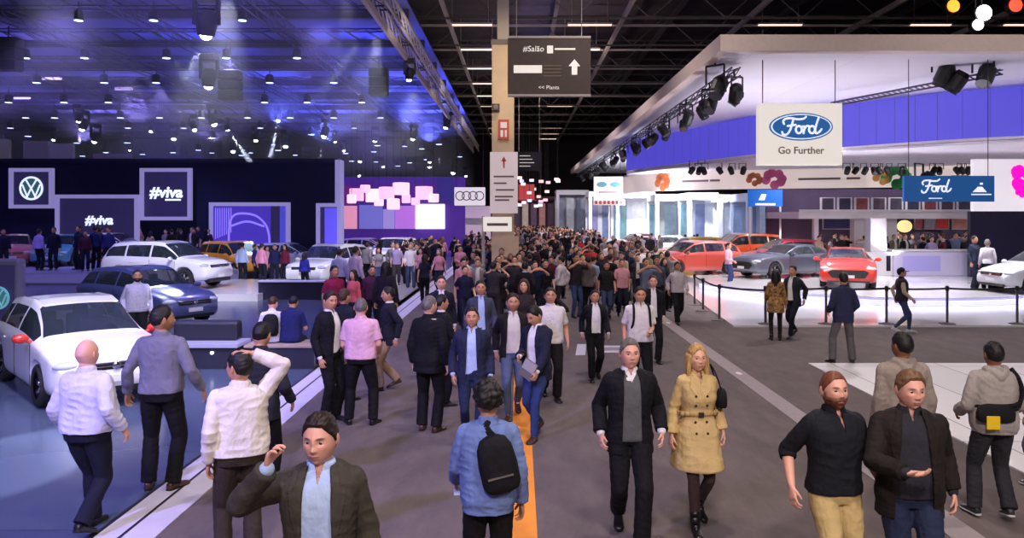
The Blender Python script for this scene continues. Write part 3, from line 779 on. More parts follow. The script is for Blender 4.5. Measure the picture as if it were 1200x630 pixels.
# ------------------------------------------------------------ the hall
def carpet_mat(name, c1, c2, scale=3.):
    m = bpy.data.materials.new(name); m.use_nodes = True; nt = m.node_tree; b = nt.nodes['Principled BSDF']; b.inputs['Roughness'].default_value = .9; b.inputs['Specular IOR Level'].default_value = .2
    tc = nt.nodes.new('ShaderNodeTexCoord'); n = nt.nodes.new('ShaderNodeTexNoise'); n.inputs['Scale'].default_value = scale; n.inputs['Detail'].default_value = 8; n.inputs['Roughness'].default_value = .7
    mp = nt.nodes.new('ShaderNodeMapping'); mp.inputs['Scale'].default_value = (1, .35, 1)
    r = nt.nodes.new('ShaderNodeValToRGB'); r.color_ramp.elements[0].position = .3; r.color_ramp.elements[1].position = .75
    r.color_ramp.elements[0].color = c1 + (1,); r.color_ramp.elements[1].color = c2 + (1,)
    nt.links.new(tc.outputs['Object'], mp.inputs['Vector']); nt.links.new(mp.outputs['Vector'], n.inputs['Vector']); nt.links.new(n.outputs['Fac'], r.inputs['Fac']); nt.links.new(r.outputs['Color'], b.inputs['Base Color'])
    n2 = nt.nodes.new('ShaderNodeTexNoise'); n2.inputs['Scale'].default_value = 160; bp = nt.nodes.new('ShaderNodeBump'); bp.inputs['Strength'].default_value = .25
    nt.links.new(tc.outputs['Object'], n2.inputs['Vector']); nt.links.new(n2.outputs['Fac'], bp.inputs['Height']); nt.links.new(bp.outputs['Normal'], b.inputs['Normal'])
    return m
def tile_mat(name, col, line, size, rough, aspect=1., metal=0., wid=.006):
    m = bpy.data.materials.new(name); m.use_nodes = True; nt = m.node_tree; b = nt.nodes['Principled BSDF']; b.inputs['Roughness'].default_value = rough; b.inputs['Metallic'].default_value = metal
    tc = nt.nodes.new('ShaderNodeTexCoord'); br = nt.nodes.new('ShaderNodeTexBrick'); br.offset = 0; br.inputs['Scale'].default_value = 1.
    br.inputs['Brick Width'].default_value = size; br.inputs['Row Height'].default_value = size * aspect; br.inputs['Mortar Size'].default_value = wid; br.inputs['Mortar Smooth'].default_value = 0
    br.inputs['Color1'].default_value = col + (1,); br.inputs['Color2'].default_value = tuple(v * .93 for v in col) + (1,); br.inputs['Mortar'].default_value = line + (1,)
    nt.links.new(tc.outputs['Object'], br.inputs['Vector']); nt.links.new(br.outputs['Color'], b.inputs['Base Color'])
    return m
M_CARPET = carpet_mat('aisle_carpet', srgb(92, 84, 84), srgb(116, 104, 102))
M_GLOSS = tile_mat('gloss_tiles', srgb(78, 88, 114), srgb(44, 48, 66), 3.2, .20, .75)
M_STRIPE = mat('stripe_pale', srgb(205, 200, 215), .5, noise=.05)
M_SDARK = mat('stripe_dark', srgb(30, 28, 45), .6)
M_ORANGE = mat('stripe_orange', srgb(240, 150, 50), .7, noise=.06, nscale=3)
M_LINE = mat('line_grey', srgb(150, 138, 142), .8, noise=.06)
M_PLANK = tile_mat('white_planks', srgb(225, 222, 222), srgb(140, 136, 138), 1.0, .45, 5., wid=.012)
M_WFLOOR = mat('white_gloss_floor', srgb(225, 222, 226), .12, noise=.03, nscale=.6, coat=.3)
M_WHITE = mat('white_paint', srgb(228, 226, 230), .45, noise=.03, nscale=1.5)
M_CANOPY = tile_mat('canopy_fabric', srgb(228, 226, 236), srgb(185, 182, 195), 3.4, .7, 1.)
M_CREAM = mat('cream_fascia', srgb(226, 208, 200), .6, noise=.04)
M_STEEL = mat('dark_steel', srgb(92, 82, 84), .5, metal=.4)
M_PIPE = mat('grey_pipe', srgb(180, 168, 164), .5)
M_TRUSS = mat('alu_truss', srgb(190, 178, 168), .5, metal=.2)
M_BTRUSS = mat('black_truss', srgb(40, 40, 60), .5)
M_ROOF = mat('roof_deck', srgb(58, 48, 54), .9, noise=.3, nscale=.7)
M_NAVY = mat('navy_wall', srgb(22, 26, 58), .8, noise=.1, nscale=.5)
M_BLUECEIL = mat('blue_gauze', srgb(92, 94, 165), .9, noise=.12, nscale=.3)
M_LAMPBODY = mat('lamp_body', srgb(16, 15, 18), .5)
M_BEIGE = mat('column_concrete', srgb(205, 180, 150), .8, noise=.08, nscale=1.6, bump=.2, bscale=5)
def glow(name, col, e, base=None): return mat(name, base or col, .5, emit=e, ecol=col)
G_TUBE = glow('tube_glow', srgb(255, 225, 205), 1.6); G_BLUE = glow('pendant_glow', srgb(170, 180, 255), 6.); G_SPOT = glow('spot_glow', srgb(225, 235, 255), 40.)
G_LED = glow('led_band', srgb(92, 82, 232), .66, srgb(60, 60, 120)); G_BOX = glow('lightbox_white', srgb(250, 240, 232), .75, srgb(120, 115, 110)); G_FRAME = glow('frame_lilac', srgb(165, 155, 225), .55, srgb(120, 120, 140))
G_WARM = glow('warm_glow', srgb(255, 222, 190), .8)

o = MB().box((-44, -6, -.3), (50, 118, 0)).build('floor', M_CARPET); struct(o)
def fslab(name, x0, x1, y0, y1, z, m, z0=0.001): return struct(MB().box((x0, y0, z0), (x1, y1, z)).build(name, m))
fslab('floor_tiled', -44, -3.80, -6, 112, .010, M_GLOSS)
fslab('trim_1', -3.80, -3.755, -6, 60, .014, M_SDARK); fslab('trim_2', -3.755, -3.545, -6, 60, .014, M_STRIPE)
fslab('trim_3', -3.545, -3.51, -6, 60, .014, M_SDARK); fslab('trim_4', -3.51, -3.22, -6, 60, .014, M_STRIPE)
fslab('trim_5', -.085, .165, -6, 40, .006, M_ORANGE)
fslab('trim_6', 3.83, 4.13, -6, 60, .006, M_LINE)
for k in range(9):
    y = 4.2 + k * 3.4
    w = MB().lathe([(0, .006), (.05, .009), (0, .0091)], (3.98, y, 0), 'z', 20); 
    w.v = [(p[0], y + (p[1] - y) * 2.6, p[2]) for p in w.v]
    tag(w.build('floor_marker', mat('marker_pale', srgb(225, 210, 205), .5)), 'pale oval sticker marking the grey line on the carpet', 'floor sticker', 'oval stickers along the grey floor line')
m = MB(); m.slab([(1.16, 16.3), (1.30, 17.7), (1.50, 17.7), (1.36, 16.3)], .002, .006); tag(m.build('floor_decal', M_STRIPE), 'short slanted white decal on the carpet behind the man in the navy suit', 'floor decal')
m = MB(); m.slab([(1.62, 16.6), (1.66, 17.5), (2.5, 17.5), (2.46, 16.6)], .002, .006); m.slab([(1.76, 16.85), (1.78, 17.25), (2.38, 17.25), (2.36, 16.85)], .006, .008, 1)
tag(m.build('floor_decal', [M_STRIPE, M_LINE]), 'oblong white decal with a grey field on the carpet beside the slanted one', 'floor decal')
fslab('floor_planked', 5.58, 30, 4.0, 15.35, .02, M_PLANK)
# right stand: white floor, edge, curved stage
pts = [(5.5, 20.4), (48, 20.4), (48, 75), (6.6, 75), (6.2, 28.9), (5.75, 24)]
struct(MB().slab(pts, .001, .05).build('floor_white_stand', M_WFLOOR))
def arc(cx, cy, rx, ry, a0, a1, n): return [(cx + rx * math.cos(math.radians(a0 + (a1 - a0) * k / n)), cy + ry * math.sin(math.radians(a0 + (a1 - a0) * k / n))) for k in range(n + 1)]
stage = [(7.2, 60)] + arc(13.2, 31, 6.0, 6.2, 180, 300, 30) + arc(24, 26, 8, 3.5, 200, 290, 14) + [(48, 24), (48, 60)]
struct(MB().slab(stage, .05, .30).build('floor_stage', [M_WFLOOR]))
edge = arc(13.2, 31, 6.12, 6.32, 180, 300, 30)
tag(MB().wall(edge, .06, .22, -.06).build('stage_light_strip', glow('strip_violet', srgb(190, 190, 255), 1.3)), 'violet-white light strip along the curved edge of the white car stage', 'light strip')
# shell of the hall
struct(MB().box((-44, 118, -.3), (50, 118.3, 16.4)).build('wall_back', mat('hall_wall', srgb(60, 52, 60), .9, noise=.2, nscale=.5)))
struct(MB().box((-44.3, -6, -.3), (-44, 118.3, 16.4)).build('wall_left', MATS['hall_wall'])); struct(MB().box((50, -6, -.3), (50.3, 118.3, 16.4)).build('wall_right', MATS['hall_wall']))
struct(MB().box((-44.3, -6, 16.0), (50.3, 118.3, 16.4)).build('ceiling', M_ROOF))

def truss(a, b, r=.3, bar=.035, n=None, m=M_STEEL, name='ceiling_truss', flat=False):
    a = Vector(a); b = Vector(b); d = (b - a); L = d.length; d.normalize(); n = n or max(2, int(L / (r * 3)))
    up = Vector((0, 0, 1)); s = d.cross(up).normalized(); mb = MB()
    C = [up * r * .6, -up * r * .6] if flat else [up * r * .5 + s * r * .5, up * r * .5 - s * r * .5, -up * r * .5 + s * r * .5, -up * r * .5 - s * r * .5]
    for c in C: mb.rod(a + c, b + c, bar, 4)
    for k in range(n):
        p = a + d * (L * k / n); q = a + d * (L * (k + 1) / n)
        if flat: mb.rod(p + C[k % 2], q + C[(k + 1) % 2], bar * .6, 4)
        else:
            mb.rod(p + C[0], q + C[2], bar * .6, 4); mb.rod(p + C[1], q + C[3], bar * .6, 4); mb.rod(p + C[k % 2], q + C[(k + 1) % 2], bar * .6, 4)
    return struct(mb.build(name, m, fix=False))
# roof structure over the aisle and the right side
for k in range(13):
    y = 22.5 + k * 6.8
    truss((-44, y, 14.4), (50, y, 14.4), 1.5, .07, 46, M_STEEL, flat=True)
    struct(MB().box((-44, y + 3.3, 13.85), (50, y + 3.42, 13.97)).build('ceiling_beam', M_PIPE))
for q in (-9.8, -3.9, .52 * 11, 1.14 * 11, 1.75 * 11, 2.37 * 11):
    struct(MB().box((q - .09, 10, 13.55), (q + .09, 118, 13.8)).build('ceiling_pipe', M_PIPE))
for q in (2.2, 9.4, 16, 23): struct(MB().box((q - .12, 6, 14.9), (q + .12, 118, 15.2)).build('ceiling_pipe', M_STEEL))
def strip_light(x0, x1, y, z=13.9, proto=[]):
    t = thing('strip_light', 'long fluorescent strip light hung across under the dark hall roof', 'ceiling light', ((x0 + x1) / 2, y, z), 0, 'fluorescent strips under the hall roof')
    L = (x1 - x0) / 2
    MB().box((-L, -.12, .0), (L, .12, .10)).build('housing', M_PIPE, t); MB().box((-L + .05, -.09, -.05), (L - .05, .09, .0)).build('tube', G_TUBE, t)
    for q in (-.8, .8): MB().rod((q * L, 0, .1), (q * L, 0, 2.1), .015, 5).build('hanger', M_PIPE, t)
for k in range(11):
    y = 46.0 + k * 6.8
    strip_light(-4.1, -1.5, y); strip_light(2.8, 5.4, y)
for y, xs in ((46, ((13.8, 16.4), (22.6, 25.0), (28, 30.6))), (39.2, ((12.2, 14.6), (17, 19.4)))):
    for a, b in xs: strip_light(a, b, y)
for y in (39.2,): strip_light(-3.6, -1.6, y)

# concrete column and the boards on it
c = thing('floor_column', 'tall beige concrete column standing in the aisle', 'column', (-.6, 30.4, 0)); c['kind'] = 'structure'; del c['label']; del c['category']
MB().box((-.42, -.4, 0), (.42, .4, 9.5)).build('shaft', M_BEIGE, c, bevel=.03); MB().box((-.22, -.2, 9.5), (.22, .2, 16)).build('steel_post', M_PIPE, c)
MB().box((-.45, -.43, 9.3), (.45, .43, 9.5)).build('collar', M_STEEL, c)
def bars(mb, rows, y, m=1):
    for (x0, x1, z0, z1) in rows: mb.box((x0, y - .008, z0), (x1, y, z1), m)
t = thing('fire_sign', 'small red fire point sign high on the beige column', 'sign', (-.57, 29.97, 6.1)); MB().box((-.20, -.03, -.38), (.20, 0, .38)).build('plate', mat('sign_red', srgb(190, 70, 55), .5), t)
m = MB(); m.box((-.12, -.04, -.28), (-.02, -.03, -.02)); m.box((.04, -.04, -.28), (.12, -.03, -.02)); m.box((-.12, -.04, .06), (.12, -.03, .28)); m.build('pictogram', M_WHITE, t)
t = thing('column_loudspeaker', 'small black loudspeaker box on the beige column above the red sign', 'speaker', (-.86, 29.9, 6.92)); MB().box((-.14, -.12, -.13), (.14, .08, .13)).build('cabinet', M_LAMPBODY, t, bevel=.01); MB().lathe([(.0, -.13), (.09, -.125), (.10, -.12)], (0, 0, 0), 'y', 16).build('grille', M_STEEL, t)
t = thing('direction_board', 'tall white board with a red arrow fixed to the front of the column', 'sign', (-.56, 29.9, 0))
MB().box((-.52, -.06, 2.95), (.52, .06, 5.25)).build('panel', glow('board_white', srgb(225, 205, 210), .35, srgb(200, 190, 190)), t)
m = MB(); m.box((-.03, -.075, 4.65), (.03, -.06, 4.95)); m.prism([(-.10, 4.90), (.10, 4.90), (0, 5.08)], -.075, -.06); m.build('arrow', mat('sign_red', (1, 0, 0)), t)
m = MB(); 
for (x0, x1, z0) in ((-.38, .38, 4.30), (-.38, .1, 4.05), (-.3, .38, 3.80), (-.34, .34, 3.55), (-.34, .2, 3.42)): m.box((x0, -.07, z0), (x1, -.06, z0 + .06))
m.build('lettering', mat('sign_grey', srgb(120, 100, 105), .6), t)
t = thing('lightbox_sign', 'lit cream lightbox on a post at the foot of the column', 'sign', (-.75, 28.4, 0))
MB().box((-.52, -.12, 2.30), (.50, .12, 2.82)).build('lightbox', G_BOX, t, bevel=.02); MB().box((-.57, -.05, 0), (-.47, .05, 2.85)).build('post', M_PIPE, t)
m = MB(); m.box((-.38, -.13, 2.50), (.36, -.12, 2.60)); m.build('lettering', mat('sign_grey', (0, 0, 0)), t)
t = thing('information_kiosk', 'white information kiosk with a beige front below the cream lightbox', 'kiosk', (-.5, 29.2, 0))
MB().box((-.55, -.5, 0), (.55, .3, 1.0)).build('counter', M_WHITE, t, bevel=.02); MB().box((-.5, .05, 1.0), (.5, .12, 2.1)).build('panel', M_BEIGE, t)

# big dark hanging direction sign
t = thing('hanging_sign', 'large dark brown hanging direction sign with a white upward arrow', 'sign', XatY(643.5, 22) and (XatY(643.5, 22), 22, 0))
W2 = 97 / 2 * 22 / F; zt, zb = ZatY(44, 22), ZatY(112, 22)
MB().box((-W2, -.06, zb), (W2, .06, zt)).build('board', mat('sign_brown', srgb(72, 60, 54), .6, noise=.1), t); m = MB(); m.box((-W2, -.08, zt - .03), (W2, .08, zt + .03)); m.box((-W2, -.08, zb - .03), (W2, .08, zb + .03)); m.build('rail', M_PIPE, t)
def SX(px): return XatY(px, 22) - t.location.x
def sgb(mb, x0, y0, x1, y1): mb.box((SX(x0), -.075, ZatY(y1, 22)), (SX(x1), -.06, ZatY(y0, 22)))
g = glow('sign_print', srgb(235, 230, 220), .5)
m = MB(); sgb(m, 602, 77, 635, 86); sgb(m, 641, 54, 648, 63); sgb(m, 650, 57, 674, 59); m.build('lettering', g, t)
m = MB(); ax = SX(673); m.box((ax - .075, -.075, ZatY(88, 22)), (ax + .075, -.06, ZatY(78, 22))); m.prism([(ax - .16, ZatY(78, 22)), (ax + .16, ZatY(78, 22)), (ax, ZatY(70, 22))], -.075, -.06); m.build('arrow', g, t)
o = link('lettering', text_mesh('#Salão', .22, .1, .006), t, (SX(625), -.07, ZatY(58, 22)), mats=[g]); o = link('lettering', text_mesh('<< Planta', .15, 0, .006), t, (SX(643), -.07, ZatY(103, 22)), mats=[g])
m = MB(); 
for y in (77, 81, 85, 89): sgb(m, 637, y, 658, y + 1)
m.build('small_print', mat('sign_dim', srgb(130, 115, 100), .6), t)
m = MB()
for s in (-.9, .9): m.rod((s, 0, zt), (s, 0, 13.6), .012)
m.build('cable', M_PIPE, t)
# second, far hanging board
t = thing('hanging_sign', 'small dark hanging sign far down the aisle beyond the column', 'sign', (XatY(620, 62), 62, 0))
MB().box((-1.0, -.05, ZatY(200, 62)), (1.0, .05, ZatY(178, 62))).build('board', mat('sign_brown2', srgb(48, 40, 44), .6), t)
m = MB(); 
for k in range(4): m.box((-.75, -.06, ZatY(183 + 4 * k, 62)), (.1 + .15 * (k % 3), -.05, ZatY(183 + 4 * k, 62) + .06))
m.build('lettering', g, t); m = MB()
for s in (-.8, .8): m.rod((s, 0, ZatY(178, 62)), (s, 0, 13.6), .02)
m.build('cable', M_PIPE, t)

# ------------------------------------------------------------ canopy of the right stand
zc0, zc1 = 7.56, 8.0
struct(MB().slab([(6.02, 23), (48, 23), (48, 88), (6.02, 88)], zc0 + .02, zc0 + .10).build('ceiling_canopy', M_CANOPY))
struct(MB().box((5.72, 22.6, zc0 - .02), (48, 23.02, zc1)).build('trim_7', M_CREAM)); struct(MB().box((5.72, 23.02, zc0 - .02), (6.02, 88, zc1)).build('trim_8', M_CREAM))
def track(pts): return smoothcurve([(p[0], p[1], 0) for p in pts], 8)
band = track([(9.5, 56), (6.9, 51), (8.9, 43.3), (11.1, 36.8), (13.5, 33.1), (18, 28.5), (27, 24.5), (40, 24.0)])
t = thing('led_fascia', 'curved violet-blue LED fascia hanging under the white canopy', 'LED band', (0, 0, 0))
MB().wall([(p.x, p.y) for p in band], 5.72, 7.5, .25).build('screen', G_LED, t)
m = MB()
for i in range(0, len(band) - 1, 1): m.rod((band[i].x, band[i].y, 5.72), (band[i].x, band[i].y, 7.5), .008, 4)
m.build('seam', mat('led_seam', srgb(60, 55, 150), .5, emit=.25, ecol=srgb(60, 55, 150)), t)
MB().wall([(p.x, p.y) for p in band], 5.62, 5.72, .3).build('lip', M_WHITE, t)
# soffit between upper and lower band
low = track([(9.6, 60), (7.2, 55), (8.6, 49.5), (11.2, 46.5), (15, 45), (20, 43), (27, 40), (38, 38)])
struct(MB().slab([(p.x, p.y) for p in low] + [(p.x, p.y) for p in band[::-1]], 5.50, 5.60).build('ceiling_soffit', M_CANOPY))
t = thing('printed_fascia', 'lower cream fascia with small lettering and bright coloured prints', 'fascia', (0, 0, 0))
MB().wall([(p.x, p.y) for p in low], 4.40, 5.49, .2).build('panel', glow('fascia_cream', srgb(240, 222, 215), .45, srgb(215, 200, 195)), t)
def onlow(px):
    best = None
    for i in range(len(low) - 1):
        a, b = low[i], low[i + 1]; pa = VX + a.x * F / a.y; pb = VX + b.x * F / b.y
        if i > 8 and min(pa, pb) <= px <= max(pa, pb): f = (px - pa) / (pb - pa + 1e-9); best = a + (b - a) * f; d = (b - a).normalized()
    return best, d
for px, c, r in ((777, (205, 110, 60), .62), (907, (230, 110, 170), .62), (1050, (40, 160, 80), .70), (1034, (220, 160, 70), .45), (884, (205, 120, 80), .42)):
    p, d = onlow(px); m = MB(); ang = math.atan2(d.y, d.x)
    for k in range(7):
        a = k * 2.4; m.lathe([(0, -.02), (r * .42, -.02), (r * .42, 0)], (math.cos(a) * r * .7, 0, 4.95 + math.sin(a) * r * .55), 'y', 12)
    q = m.build('print', mat('print_%d' % px, srgb(*c), .6), t); q.location = (p.x, p.y, 0); q.rotation_euler = (0, 0, ang); nrm = Vector((d.y, -d.x, 0)); q.location += nrm * .05
for px, w in ((815, 1.7), (838, .6), (960, 2.2), (1000, .7), (1085, .9), (1125, .8)):
    p, d = onlow(px); m = MB().box((-w / 2, -.05, 4.86), (w / 2, -.03, 4.98)); q = m.build('lettering', mat('sign_grey', (0, 0, 0)), t); q.location = (p.x, p.y, 0); q.rotation_euler = (0, 0, math.atan2(d.y, d.x))

# ------------------------------------------------------------ lamps on trusses
def spotlight_parts(t, k=1., lens=G_SPOT, tilt=.5):
    m = MB(); m.lathe([(.10 * k, .0), (.13 * k, .06 * k), (.14 * k, .30 * k), (.09 * k, .38 * k)], (0, 0, 0), 'z', 14); can = m.build('can', M_LAMPBODY, t, smooth=False)
    can.rotation_euler = (tilt, 0, 0); can.location = (0, 0, -.5 * k)
    l = MB().lathe([(0, -.012), (.12 * k, -.008), (.12 * k, .01)], (0, 0, 0), 'z', 14).build('lens', lens, can)
    y = MB(); y.rod((-.17 * k, 0, -.3 * k), (-.17 * k, 0, 0), .018 * k); y.rod((.17 * k, 0, -.3 * k), (.17 * k, 0, 0), .018 * k); y.rod((-.17 * k, 0, 0), (.17 * k, 0, 0), .02 * k); y.rod((0, 0, 0), (0, 0, .14 * k), .02 * k); y.build('yoke', M_LAMPBODY, t)
def hang(proto, loc, label, cat, group, name, rz=0, s=1.):
    c = copy_tree(proto); c.location = loc; c.rotation_euler = (0, 0, rz); c['label'] = label; c['category'] = cat; c.scale = (s, s, s)
    if group: c['group'] = group
    return c
truss((6.55, 24, 7.2), (6.4, 86, 7.2), .25, .03, 60, M_BTRUSS, 'ceiling_lamp_truss')
G_OFF = mat('lens_dull', srgb(60, 60, 70), .2)
t = thing('spotlight', 'black spotlight on the long truss under the canopy edge', 'spotlight', (6.6, 24.4, 7.1), 0, 'black spotlights along the canopy edge'); spotlight_parts(t, 1.5, G_OFF, .6); SP = t
for k in range(1, 34):
    y = 24.4 + k * 1.1 + (k * k) * .018
    hang(SP, (6.6 + .25 * math.sin(k * 2.1), y, 7.1), SP['label'], 'spotlight', SP['group'], 'spotlight', k * 1.3, .8 + .3 * ((k * 7) % 3) / 3)
a, b = atY(975, 120, 30.), atY(1136, 66, 24.6)
a.z = min(a.z, 7.4); truss((a.x, a.y, 7.05), (b.x + 1, b.y, 7.3), .14, .02, 30, M_BTRUSS, 'ceiling_lamp_truss')
for px, py, yy, lab in ((1100, 76, 25.4, 'black spotlight cluster lamp at the upper end of the thin slanting truss'), (1113, 84, 25.2, 'black spotlight hanging just below the slanting truss end'), (1152, 74, 24.6, 'long black spotlight under the canopy beside the truss end'), (838, 88, 24.5, 'single black spotlight hanging lowest from the canopy edge truss')):
    p = atY(px, py, yy); hang(SP, (p.x, p.y, p.z + .3), lab, 'spotlight', '', 'spotlight', px, 1.25)
for k, px in enumerate((992, 1000, 1012, 1025, 1033, 1042, 1057, 1077, 1092, 1101, 1124, 1130, 1135, 1146, 808, 818, 826, 846, 858, 870)):
    p = atY(px, 176 if px > 900 else 192, 40); c = hang(SP, (p.x, p.y, 5.50), 'black spotlight under the pale soffit between the two curved fascias', 'spotlight', 'black spotlights under the curved soffit', 'spotlight', k, .7 if px != 1077 else 1.9)
# lamps under the hall roof at the upper corner
for px, py, col, lab, e, r in ((1117, 7, (255, 130, 40), 'orange glowing warning lamp under the dark roof', 3., .28), (1190, 6, (255, 60, 40), 'red glowing warning lamp under the dark roof', 3., .30), (1153, 15, (245, 250, 255), 'bright white floodlight under the dark roof', 30., .34), (1146, 29, (245, 250, 255), 'smaller white floodlight just below the brightest one', 14., .24)):
    p = atY(px, py, 30.); t = thing('roof_lamp', lab, 'lamp', p); MB().lathe([(r * .6, .35), (r, .25), (r, 0)], (0, 0, 0), 'y', 18).build('housing', M_LAMPBODY, t)
    MB().ball((0, -.02, 0), (r * .85, .08, r * .85), 16).build('lens', glow('roof_' + str(px), srgb(*col), e), t, smooth=True); MB().rod((0, .15, r * .5), (0, .15, 13.6 - p.z), .03).build('stem', M_STEEL, t)

# ------------------------------------------------------------ left stand: blue gauze ceiling and rig
struct(MB().box((-43, 12, 11.3), (-4.4, 84, 11.36)).build('ceiling_gauze', M_BLUECEIL))
for k in range(10):
    y = 21.3 + 5.6 * k
    truss((-43, y, 10.15), (-4.5, y, 10.15), .55, .035, 44, M_BTRUSS, 'ceiling_lamp_truss')
    struct(MB().box((-43, y - .12, 10.9), (-4.5, y + .12, 11.25)).build('ceiling_beam', M_BTRUSS))
M_TRUSS2 = mat('violet_grey_truss', srgb(84, 80, 104), .5)
for x, mm in ((-8.9, M_TRUSS2), (-13.6, M_TRUSS2), (-18.1, M_TRUSS2), (-24, M_TRUSS2)): truss((x, 14, 9.95), (x, 84, 9.95), .42, .028, 70, mm, 'ceiling_lamp_truss')
truss((-4.5, 12, 9.95), (-4.5, 84, 9.95), .55, .06, 70, M_TRUSS, 'ceiling_lamp_truss'); struct(MB().box((-4.85, 12, 9.45), (-4.72, 84, 9.62)).build('ceiling_pipe', M_TRUSS))
t = thing('pendant_lamp', 'x', 'lamp', (-30, 14, 9.4)); MB().lathe([(.10, .34), (.14, .30), (.17, 0), (.15, 0)], (0, 0, 0), 'z', 16).build('shade', M_LAMPBODY, t); MB().lathe([(0, -.02), (.14, -.01), (.14, .02)], (0, 0, 0), 'z', 16).build('bulb', G_BLUE, t, smooth=True); MB().rod((0, 0, .3), (0, 0, .65), .02).build('rod', M_LAMPBODY, t); PD = t
PD['label'] = 'small blue-white lamp hanging from the lighting rig under the blue ceiling'; PD['group'] = 'blue-white lamps on the lighting rig'
first = True
for py, xs in ((24, (92, 180, 284)), (68, (30, 99, 195, 265, 348)), (97, (43, 122, 183, 316, 391)), (120, (10, 75, 127, 310, 360, 424)), (138, (30, 64, 141, 187, 236, 290, 340, 391, 446)), (150, (12, 150, 215, 305, 415))):
    for px in xs:
        p = at(px, py, 9.3); q = .95 + .5 * min(1, max(0, (p.y - 26) / 26))
        if first: PD.location = p; PD.scale = (q,) * 3; first = False
        else: hang(PD, p, PD['label'], 'lamp', PD['group'], 'pendant_lamp', 0, q)
random.seed(3)
for row in range(5):
    Y = 62 + row * 4.6
    for k in range(9):
        x = -5.5 - k * 4.4 - random.uniform(0, 3)
        if VX + x * F / Y > -10: hang(PD, (x, Y, 9.3 - random.uniform(0, 1.6)), PD['label'], 'lamp', PD['group'], 'pendant_lamp', 0, 1.6)
t = thing('moving_head_lamp', 'x', 'spotlight', (-34, 14, 9.4)); MH = t
MB().box((-.22, -.2, .42), (.22, .2, .62)).build('base', M_LAMPBODY, t, bevel=.03)
m = MB(); m.box((-.26, -.06, -.05), (-.20, .06, .45)); m.box((.20, -.06, -.05), (.26, .06, .45)); m.build('yoke', M_LAMPBODY, t)
hd = MB().lathe([(.12, .24), (.18, .18), (.20, -.05), (.165, -.26), (.14, -.26)], (0, 0, 0), 'z', 18).build('head', M_LAMPBODY, t, smooth=False); hd.rotation_euler = (.25, .15, 0)
MB().ball((0, 0, -.25), (.115, .115, .10), 14).build('lens', G_SPOT, hd, smooth=True)
MH['label'] = 'black moving-head spotlight with a bright lens on the lighting rig'; MH['group'] = 'bright moving-head spotlights on the lighting rig'
mhs = [(242, 26, 19.0, 1.2, 'big black moving-head spotlight with the brightest beam nearest the camera'), (245, 90, 27.5, 1.25, 'moving-head spotlight hanging right under the biggest one')]
for i, (px, py, Y, s, lab) in enumerate(mhs):
    p = atY(px, py, Y); p.z = min(p.z, 10.2)
    if i == 0: MH.location = p; MH.scale = (s,) * 3; MHL = MH['label']; MHG = MH['group']; MH['label'] = lab; del MH['group']
    else: hang(MH, p, lab, 'spotlight', '', 'moving_head_lamp', 0, s)
t2 = hang(MH, (0, 0, 0), 'x', 'spotlight', '', 'moving_head_lamp', 0, 1)
hp2 = [(480, 86), (524, 144), (381, 154), (326, 137), (227, 147), (249, 139), (266, 148), (92, 136), (98, 145), (64, 160), (204, 158), (358, 185), (448, 192), (503, 185), (504, 190), (375, 190), (423, 185), (335, 166), (402, 173), (288, 183), (215, 178), (152, 172), (485, 158), (532, 198), (370, 200), (420, 202), (488, 203), (392, 162), (440, 160), (112, 160), (178, 150), (300, 160), (272, 172), (545, 203), (40, 178), (66, 183)]
for i, (px, py) in enumerate(hp2):
    Y = 34 + 42 * max(0, (py - 86)) / 117; p = atY(px, py, Y); s = 1.0 + .5 * (i % 3) / 2
    if i == 0: t2.location = p; t2.scale = (s,) * 3; t2['label'] = MHL; t2['group'] = MHG
    else: hang(t2, p, MHL, 'spotlight', MHG, 'moving_head_lamp', i * .9, s)
G_STRIP = glow('led_bar', srgb(190, 170, 255), 3.)
for px, py in ((61, 92), (145, 104), (26, 115)):
    p = at(px, py, 10.); tag(MB().box((-.5, -.05, -.06), (.5, .05, .06)).build('led_bar', G_STRIP, None, p, bevel=.02), 'short horizontal LED bar glowing on the lighting rig', 'LED bar', 'glowing LED bars on the rig')
# dark loudspeaker arrays
for px, py, Y, lab in ((10, 66, 30, 'black hanging loudspeaker array beside the picture edge high up under the blue ceiling'), (270, 102, 33, 'round black loudspeaker hanging under the middle of the blue ceiling'), (444, 98, 36, 'black loudspeaker hanging near the long pale truss')):
    p = atY(px, py, Y); t = thing('hanging_loudspeaker', lab, 'speaker', p); 
    for k in range(3): MB().box((-.42, -.3, .3 - .42 * k), (.42, .3, .68 - .42 * k)).build('cabinet', M_LAMPBODY, t, bevel=.04)
    MB().rod((0, 0, .6), (0, 0, max(.7, 10.0 - p.z)), .03).build('cable', M_BTRUSS, t)
